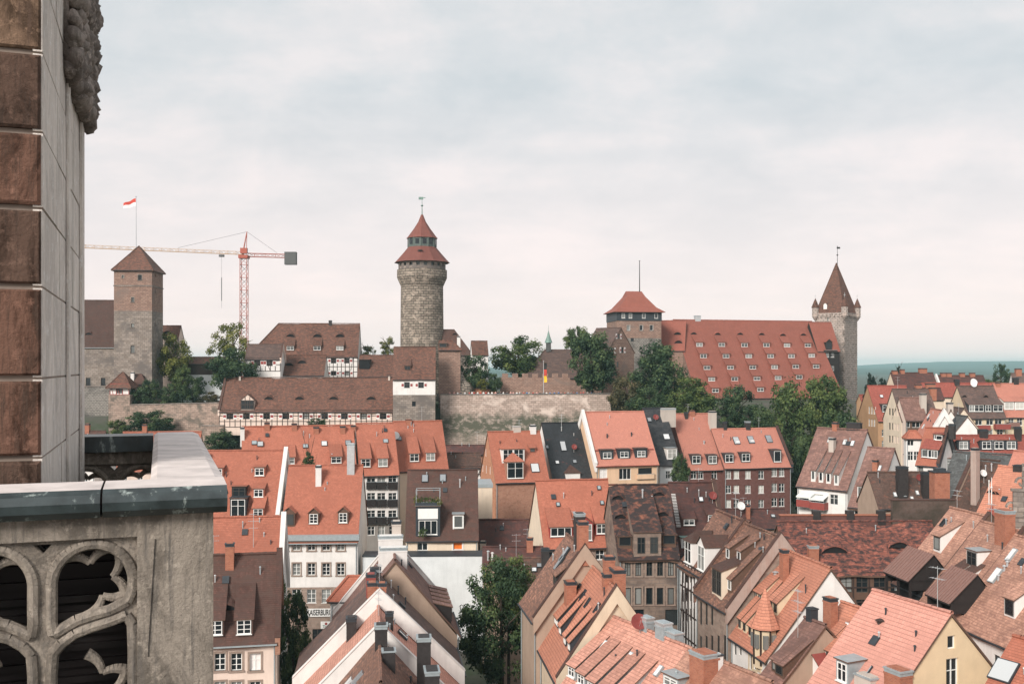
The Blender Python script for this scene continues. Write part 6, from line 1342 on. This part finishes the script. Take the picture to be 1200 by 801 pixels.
def hill(i, j):
    x = HX[i]; f = j/rows; q = x/7400*F+CX
    top = 36+7.4*(.5+.5*math.tanh((q-1040)/70))*7400/F + 5*noise.noise(V((x*.002, 1, 0)))+3.5*noise.noise(V((x*.008, 2, 0)))+3*noise.noise(V((x*.03, 4, 0)))
    return (x, 2600+f*5000+120*noise.noise(V((x*.004, f*3, 5))), 10+(top-10)*math.sin(f*math.pi/2)+(2.5*noise.noise(V((x*.08, f*9, 1))) if 0 < j < rows else 0))
for i in range(len(HX)-1):
    for j in range(rows): b.face([hill(i, j), hill(i+1, j), hill(i+1, j+1), hill(i, j+1)])
M['forest'] = plain('far_forest', (.03, .05, .03), .95, 0, .4, .02)
tag(b.build('hills', ['forest'], smooth=False, merge=True), None, None, kind='structure')

# ================================================================== CRANE
cr_ = link('tower_crane', None); c = at(286, 300, 410); cr_.location = (c.x, c.y, ground(c.x, c.y)); tag(cr_, 'red and yellow tower crane with long jib behind the castle trees', 'crane')
zt = c.z-cr_.location.z; mw = 1.35
def lattice(b, p, q, w, n, mat=0, r=.12, tri=False):
    p, q = V(p), V(q); a = (q-p).normalized(); up = V((0, 0, 1)) if abs(a.z) < .9 else V((0, 1, 0)); x = a.cross(up).normalized(); y = x.cross(a)
    cs = [(-1, 0), (1, 0), (0, 1.6)] if tri else [(-1, -1), (1, -1), (1, 1), (-1, 1)]; cs = [x*i*w+y*j*w for i, j in cs]
    for k_ in cs: b.beam(p+k_, q+k_, r, r, mat)
    for i in range(n):
        u, v = p.lerp(q, i/n), p.lerp(q, (i+1)/n)
        for j in range(len(cs)): A_, B_ = cs[j], cs[(j+1) % len(cs)]; b.beam(u+A_, v+B_ if i % 2 else u+B_, r*.6, r*.6, mat); b.beam(u+(A_ if i % 2 else B_), v+(B_ if i % 2 else A_), r*.6, r*.6, mat)
b = MB(); lattice(b, (0, 0, 0), (0, 0, zt-1), mw, int(zt/2.6), 0, .2); b.box(-1.9, 1.9, -1.9, 1.9, zt-1, zt+.3); b.build('mast', ['cranered'], cr_)
d = (at(60, 291, 398)-c); d.z = at(60, 290.5, 398).z-c.z
b = MB(); lattice(b, (0, 0, zt+.6), (d.x, d.y, zt+.6+d.z), .75, 46, 0, .13, True); b.build('jib', ['craneyellow'], cr_)
e_ = -d.normalized()
b = MB(); e2 = V((e_.x, e_.y, 0))*19; lattice(b, (0, 0, zt+.5), (e2.x, e2.y, zt+.3), .7, 9, 0, .2); b.box(-1.2, 1.6, -1.6, -.2, zt+1.0, zt+3.2); b.build('counter_jib', ['cranered'], cr_)
b = MB(); b.box(e2.x-2.6, e2.x+2.2, e2.y-1.2, e2.y+1.2, zt-3.2, zt+2.0); b.build('counterweight', ['concrete'], cr_)
b = MB(); tip = V((1.2, 0, zt+10)); b.beam((-.6, -.5, zt+.5), tip, .3); b.beam((-.6, .5, zt+.5), tip, .28); b.beam((.9, 0, zt+.5), tip, .2); b.build('apex_frame', ['cranered'], cr_)
b = MB(); b.tube(tip, (e2.x*.7, e2.y*.7, zt+1.5), .05, .05, 5); b.tube(tip, (d.x*.35, d.y*.35, zt+2.2+d.z*.35), .05, .05, 5)
f = (286-259)/(286-60); hx = V((d.x*f, d.y*f, zt+.3+d.z*f)); b.tube(hx, hx-V((0, 0, 22)), .04, .04, 5); b.build('cables', ['darkwood'], cr_)
b = MB(); b.box(hx.x-1, hx.x+1, hx.y-.6, hx.y+.6, hx.z-1.0, hx.z-.1); b.tube(hx-V((0, 0, 9.5)), hx-V((0, 0, 19)), .16, .16, 6); b.build('hook_block', ['concrete'], cr_)

# ================================================================== TREES
def leaf_mesh(seed, nclump, nleaf, size, lobes, shape='round', mat='leafm', spread=1.0):
    """crown in a unit ball: clumps of leaf-sized faces spread through the volume, with gaps"""
    rn = random.Random(seed); b = MB(); tint = []
    for c in range(nclump):
        while True:
            p = V((rn.uniform(-1, 1), rn.uniform(-1, 1), rn.uniform(-1, 1)))
            if shape == 'cone':
                if math.hypot(p.x, p.y) < (1-(p.z+1)/2)**.85*1.0: break
            elif .25 < p.length < 1 and (noise.noise(p*1.5+V((seed, 0, 0))) > -.22): break
        r = rn.uniform(.14, .27)*spread if shape != 'cone' else .12+.1*(1-(p.z+1)/2)
        p = p*(1-r*.6); tc_ = rn.uniform(.1, .9)
        for i in range(nleaf):
            d = V((rn.gauss(0, 1), rn.gauss(0, 1), rn.gauss(0, .8))).normalized(); q = p+d*r*rn.uniform(.45, 1.1)
            if shape == 'cone': q.z -= .3*math.hypot(d.x, d.y)*r
            n = (d+V((0, 0, .6))+V((rn.gauss(0, .5), rn.gauss(0, .5), rn.gauss(0, .5)))).normalized()
            t = n.cross(V((rn.gauss(0, 1), rn.gauss(0, 1), rn.gauss(0, 1)))).normalized(); s_ = size*rn.uniform(.6, 1.3); k_ = n.cross(t)
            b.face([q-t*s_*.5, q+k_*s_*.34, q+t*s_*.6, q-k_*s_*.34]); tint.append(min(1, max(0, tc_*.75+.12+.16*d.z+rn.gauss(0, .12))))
    me = b.mesh('crown', [mat]); at_ = me.attributes.new('tint', 'FLOAT', 'FACE'); at_.data.foreach_set('value', tint); return me
def trunk_mesh(seed, limbs=7, r=.035):
    rn = random.Random(seed); b = MB(); b.tube((0, 0, -2.6), (0, 0, -.5), r*1.7, r*1.1, 9); b.tube((0, 0, -.5), (.02, .01, .45), r*1.1, r*.4, 8)
    for i in range(limbs):
        a = i*2.4+rn.uniform(-.3, .3); z = -.75+.9*i/limbs; p = V((0, 0, z)); q = p+V((math.cos(a)*.4, math.sin(a)*.4, .3)); e = q+V((math.cos(a)*.35, math.sin(a)*.35, .15+rn.uniform(0, .2)))
        b.tube(p, q, r*.6, r*.4, 6); b.tube(q, e, r*.4, r*.12, 5)
        for s in (-1, 1): g_ = q+V((math.cos(a+s*.9)*.25, math.sin(a+s*.9)*.25, .22)); b.tube(q, g_, r*.3, r*.08, 5)
    return b.mesh('trunk', ['bark'])
TRK = [trunk_mesh(1), trunk_mesh(2)]
CRN = {}
def crown(mat, seed, dense=1.0, shape='round', size=.085):
    kk = (mat, seed, shape, dense, size)
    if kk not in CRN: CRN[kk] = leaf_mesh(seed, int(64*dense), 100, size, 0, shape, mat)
    return CRN[kk]
def tree(label, px, pyt, pw, pyb, Y, mat='leafm', seed=0, dense=1.0, shape='round', name='tree', group=None, size=.085, cat=None, rzd=None):
    "crown from photo pixels: centre column px, top pyt, crown bottom pyb, width pw"
    t_, b_ = at(px, pyt, Y), at(px, pyb, Y); rw = pw/F*Y/2; rh = (t_.z-b_.z)/2; c_ = (t_+b_)/2
    g = ground(c_.x, c_.y); r = link(name, None); r.location = (c_.x, c_.y, min(g, b_.z-.3)); tag(r, label, cat or name.replace('_', ' '), group)
    zc = c_.z-r.location.z; rz = rzd if rzd is not None else random.uniform(0, 6.28)
    o = link('crown', crown(mat, seed, dense, shape, size), r, (0, 0, zc)); o.scale = (rw, rw*.9, rh); o.rotation_euler = (0, 0, rz)
    k_ = link('trunk', TRK[seed % 2], r, (0, 0, zc)); k_.scale = (rw, rw, max(rh, zc/2.5)); k_.rotation_euler = (0, 0, rz)
    return r
G = 'trees growing on the castle hill'
T = tree
T('yellow green tree directly right of the square castle tower', 203, 387, 46, 446, 279, 'leafy', 1, group=G); T('airy light green tree in front of the crane mast', 273, 371, 60, 440, 288, 'leafy', 2, .7, group=G, size=.075)
T('dark bushy tree left of the timbered palace wing', 271, 407, 66, 462, 266, 'leafd', 3, 1.3, group=G)
for i, (x, yt, w_, yb, m_, l_) in enumerate(((176, 443, 30, 477, 'leafd', 'dark shrub on the rampart just right of the small lodge'), (200, 447, 34, 478, 'leafd', 'dark shrub in the middle of the rampart top'), (226, 436, 36, 476, 'leafd', 'leafy shrub on the rampart near the pale shed wall'), (246, 458, 30, 478, 'leafb', 'low brownish shrub beside the timbered stable'), (160, 452, 26, 477, 'leafd', 'small dark shrub between the lodge and the larger dark shrubs'), (214, 425, 30, 462, 'leafm', 'green shrub before the dark timber walkway'))): T(l_, x, yt, w_, yb, 265, m_, i, group='shrubs on the rose stone rampart', name='shrub')
T('round dark bush at the foot of the rose stone rampart', 176, 478, 60, 512, 252, 'leafd', 2, 1.2, name='bush'); T('small bush left of the round dark bush under the rampart', 138, 490, 30, 515, 250, 'leafm', 4, name='bush')
T('dark bush before the wall stub left of the stable', 258, 501, 44, 532, 236, 'leafd', 5, 1.2, name='bush')
T('dark climber bush above the orange terrace ridge before the stable wall', 371, 489, 26, 502, 244, 'leafd', 1, 1, name='bush')
T('thin yellow green treetop behind the brown joining roof, left of the round tower', 431, 402, 24, 424, 300, 'leafy', 5, .7, group=G); T('second thin yellow treetop close to the round tower', 455, 393, 26, 420, 305, 'leafy', 6, .6, group=G)
T('broad green tree behind the garden wall, between small turret and chapel', 607, 392, 76, 446, 292, 'leafm', 7, 1.2, group=G); T('light green treetop right behind the chapel roof', 676, 380, 34, 416, 305, 'leafm', 4, .9, group=G)
T('dark ivy covered tree at the rock right of the gate tower', 556, 412, 42, 462, 272, 'leafd', 8, 1.3, group=G); T('round clipped dark shrub right of the yellow shrub on the terrace', 579, 436, 26, 464, 271, 'leafd', 3, 1.2, name='shrub'); T('small yellow green shrub on the visitors terrace', 565, 443, 18, 458, 268, 'leafy', 3, 1, name='shrub')
T('tall dark spreading tree before the gabled keep', 694, 384, 68, 464, 267, 'leafd', 9, 1.5, group=G); T('brownish bush at the right end of the great rampart', 733, 438, 56, 500, 256, 'leafb', 10, 1.2, group=G)
T('large dark round tree between the gabled keep and the granary', 770, 399, 74, 480, 264, 'leafd', 11, 1.6, group=G); T('grey green tree lower right of the large dark round tree', 808, 440, 66, 500, 254, 'leafm', 12, 1.2, group=G)
T('dark tree below the granary left of the big broad tree', 862, 450, 58, 510, 244, 'leafd', 13, 1.3, group=G); T('big broad green tree in front of the granary right half', 921, 440, 92, 560, 236, 'leafm', 14, 1.9, group=G, size=.07)
T('green tree at the foot of the right square tower', 966, 433, 66, 520, 244, 'leafm', 15, 1.5, group=G); T('dark low tree right of the big broad tree above the white house', 985, 478, 70, 570, 226, 'leafd', 16, 1.6, group=G)
T('dark tree filling the gap between the brick block and the white house', 935, 505, 46, 600, 200, 'leafd', 17, 1.4, group=G); T('dark tree behind the roofs of the brick block', 888, 470, 50, 530, 222, 'leafd', 18, 1.3, group=G)
T('tree behind the slate roof at the right end of the rampart', 760, 452, 60, 500, 246, 'leafd', 3, 1.3, group=G)
NEAR = leaf_mesh(40, 120, 170, .05, 0, 'round', 'leafd', .75)
CRN[('leafd', 40, 'round', 1.0, .05)] = NEAR
T('big dark green tree in the courtyard before the white wall', 588, 650, 128, 806, 104, 'leafd', 40, size=.05, name='courtyard_tree')
CRN[('leafm', 41, 'round', 1.0, .06)] = leaf_mesh(41, 60, 150, .06, 0, 'round', 'leafm', .9)
T('lighter upper crown of the big courtyard tree, added as a second tree', 596, 646, 80, 735, 106, 'leafm', 41, size=.06, name='courtyard_tree')  # second crown added to make the top of the big tree lighter
CRN[('leafd', 42, 'round', 1.0, .07)] = leaf_mesh(42, 110, 130, .07, 0, 'round', 'leafd', .8)
T('dark street tree between the dark brown roof and the white corner house', 344, 686, 46, 826, 95, 'leafd', 42, size=.07, name='street_tree'); T('slim climbing tree against the orange roof left of the corner house', 329, 662, 16, 720, 100, 'leafm', 5, name='street_tree')
T('small dark tree in front of the dark brick block', 797, 530, 26, 572, 163, 'leafd', 6, 1.2, name='tree'); T('small pointed evergreen behind the ridge of the white corner house', 362, 524, 26, 552, 150, 'leafd', 19, 1.1, 'cone', 'evergreen_tree')
T('tall spruce at the foot of the right square tower', 1021, 430, 22, 470, 262, 'needle', 21, 1.5, 'cone', 'spruce_tree', size=.13); T('shorter spruce right of the tall one', 1034, 437, 18, 466, 266, 'needle', 22, 1.4, 'cone', 'spruce_tree', size=.13)
T('small spruce top behind the brown far roof', 1053, 425, 13, 446, 320, 'needle', 21, 1.5, 'cone', 'spruce_tree', size=.13); T('dark pine top at the right edge under the hills', 1173, 425, 24, 455, 325, 'leafd', 23, .7, name='pine_tree')
G = 'dark trees filling the valley behind the right roofs'
for i, (x, y) in enumerate(((1078, 441), (1108, 443), (1148, 440), (1196, 440), (1222, 438))):
    T(('bushy tree far behind the brown far roofs' if i < 3 else 'bushy tree far behind the right edge roofs'), x, y, 60, y+30, 380, 'leafm', 3+i, .9, group=G)
# potted plants on the loft terrace
for i in range(6):
    o = link('terrace_plant', crown('leafy' if i in (0, 5) else 'leafm', 3+i, .5), None, TERR+V((-1.6+i*.62, random.uniform(-.1, .3), .55))); o.scale = (.5, .45, .6+.25*(i in (0, 5))); tag(o, 'potted plant on the roof terrace above the glazed dormer', 'plant', 'potted plants on the roof terrace')
o = link('terrace_plant', crown('leafm', 4, .5), None, at(496, 624, 134)); o.scale = (.7, .6, .9); tag(o, 'bushy plant before the glazed loft door under the roof terrace', 'plant')

# ================================================================== VISITORS on the terrace
def body_mesh(shirt, skin=(.5, .3, .22)):
    me = bpy.data.meshes.new('p'); V_ = [(0, 0, .93), (0, 0, 1.15), (0, 0, 1.4), (0, -.01, 1.53), (0, -.02, 1.66), (.1, 0, .88), (.12, 0, .48), (.12, .02, .06), (.12, -.12, .04), (-.1, 0, .88), (-.12, -.03, .48), (-.13, 0, .06), (-.13, -.14, .04), (.19, 0, 1.38), (.25, .02, 1.1), (.24, -.1, .86), (-.19, 0, 1.38), (-.25, .0, 1.1), (-.2, -.2, .95)]
    E = [(0, 1), (1, 2), (2, 3), (3, 4), (0, 5), (5, 6), (6, 7), (7, 8), (0, 9), (9, 10), (10, 11), (11, 12), (2, 13), (13, 14), (14, 15), (2, 16), (16, 17), (17, 18)]
    me.from_pydata(V_, E, []); o = bpy.data.objects.new('p', me); COL.objects.link(o)
    sk = o.modifiers.new('s', 'SKIN'); rad = [.14, .14, .16, .06, .115, .095, .065, .045, .04, .095, .065, .045, .04, .065, .045, .035, .065, .045, .035]
    for v, r_ in zip(me.skin_vertices[0].data, rad): v.radius = (r_, r_*.85)
    me.skin_vertices[0].data[0].use_root = True
    o.modifiers.new('u', 'SUBSURF').levels = 1; bpy.context.view_layer.update()
    out = bpy.data.meshes.new_from_object(o.evaluated_get(bpy.context.evaluated_depsgraph_get())); bpy.data.objects.remove(o)
    out.materials.clear(); out.name = 'person'
    for n_, c_ in (('trousers', (.04, .05, .08)), ('shirt_'+shirt[0], shirt[1]), ('skin', skin), ('hair', (.05, .03, .02))):
        if n_ not in M: M[n_] = plain(n_, c_, .8)
        out.materials.append(M[n_])
    for p in out.polygons:
        z, y, x = p.center.z, p.center.y, abs(p.center.x); p.material_index = 0 if z < .95 and x < .19 else (1 if z < 1.46 and not (x > .2 and z < 1.08) else (3 if z > 1.67 or (z > 1.6 and y > .01) else 2)); p.use_smooth = True
    return out
SH = [('white', (.75, .75, .74)), ('dark', (.05, .05, .06)), ('blue', (.06, .16, .38)), ('red', (.45, .06, .05)), ('grey', (.3, .3, .31)), ('pink', (.6, .33, .3))]
PM = {s_[0]: body_mesh(s_) for s_ in SH}
rn = random.Random(12); xs = [516+15]
x = 527.0
while x < 706:
    s_ = rn.choice(['white', 'white', 'white', 'dark', 'grey', 'blue', 'red', 'pink']); c = at(x, 461, 264.6)
    o = link('person', PM[s_], None, (c.x, 264.55+rn.uniform(0, 1.4), 29.86+rn.uniform(-.02, .02))); o.rotation_euler = (0, 0, rn.uniform(-1.2, 1.2)); q = rn.uniform(.94, 1.05); o.scale = (q, q, q)
    tag(o, 'visitor in a %s top standing behind the terrace parapet' % s_, 'person', 'visitors in %s tops on the castle terrace' % s_); x += rn.uniform(2.2, 5.2)
b = MB(); xa, xb = at(516, 0, 262).x, at(716, 0, 262).x; b.box(xa, xb, 264.05, 276, 29.3, 29.85); tag(b.build('terrace_pavement', ['ivy']), None, None, kind='structure')
# wall behind the big near tree's yard, street floor
b = MB(); b.box(-60, 60, 60, 128, ground(0, 90)+.02, ground(0, 90)+.06); tag(b.build('street', ['asphalt']), None, None, kind='structure')
# ================================================================== HAZE
hz_ = MB(); hz_.box(-6600, 6600, -300, 8700, -3, 100); ho = hz_.build('haze', [])
hm_ = bpy.data.materials.new('haze'); hm_.use_nodes = True; ht = hm_.node_tree; ht.nodes.clear()
pv = ht.nodes.new('ShaderNodeVolumePrincipled'); pv.inputs['Color'].default_value = (.56, .88, .93, 1); pv.inputs['Density'].default_value = .00013; pv.inputs['Anisotropy'].default_value = 0
mo_ = ht.nodes.new('ShaderNodeOutputMaterial'); ht.links.new(pv.outputs[0], mo_.inputs['Volume']); ho.data.materials.append(hm_); tag(ho, None, None, kind='stuff')
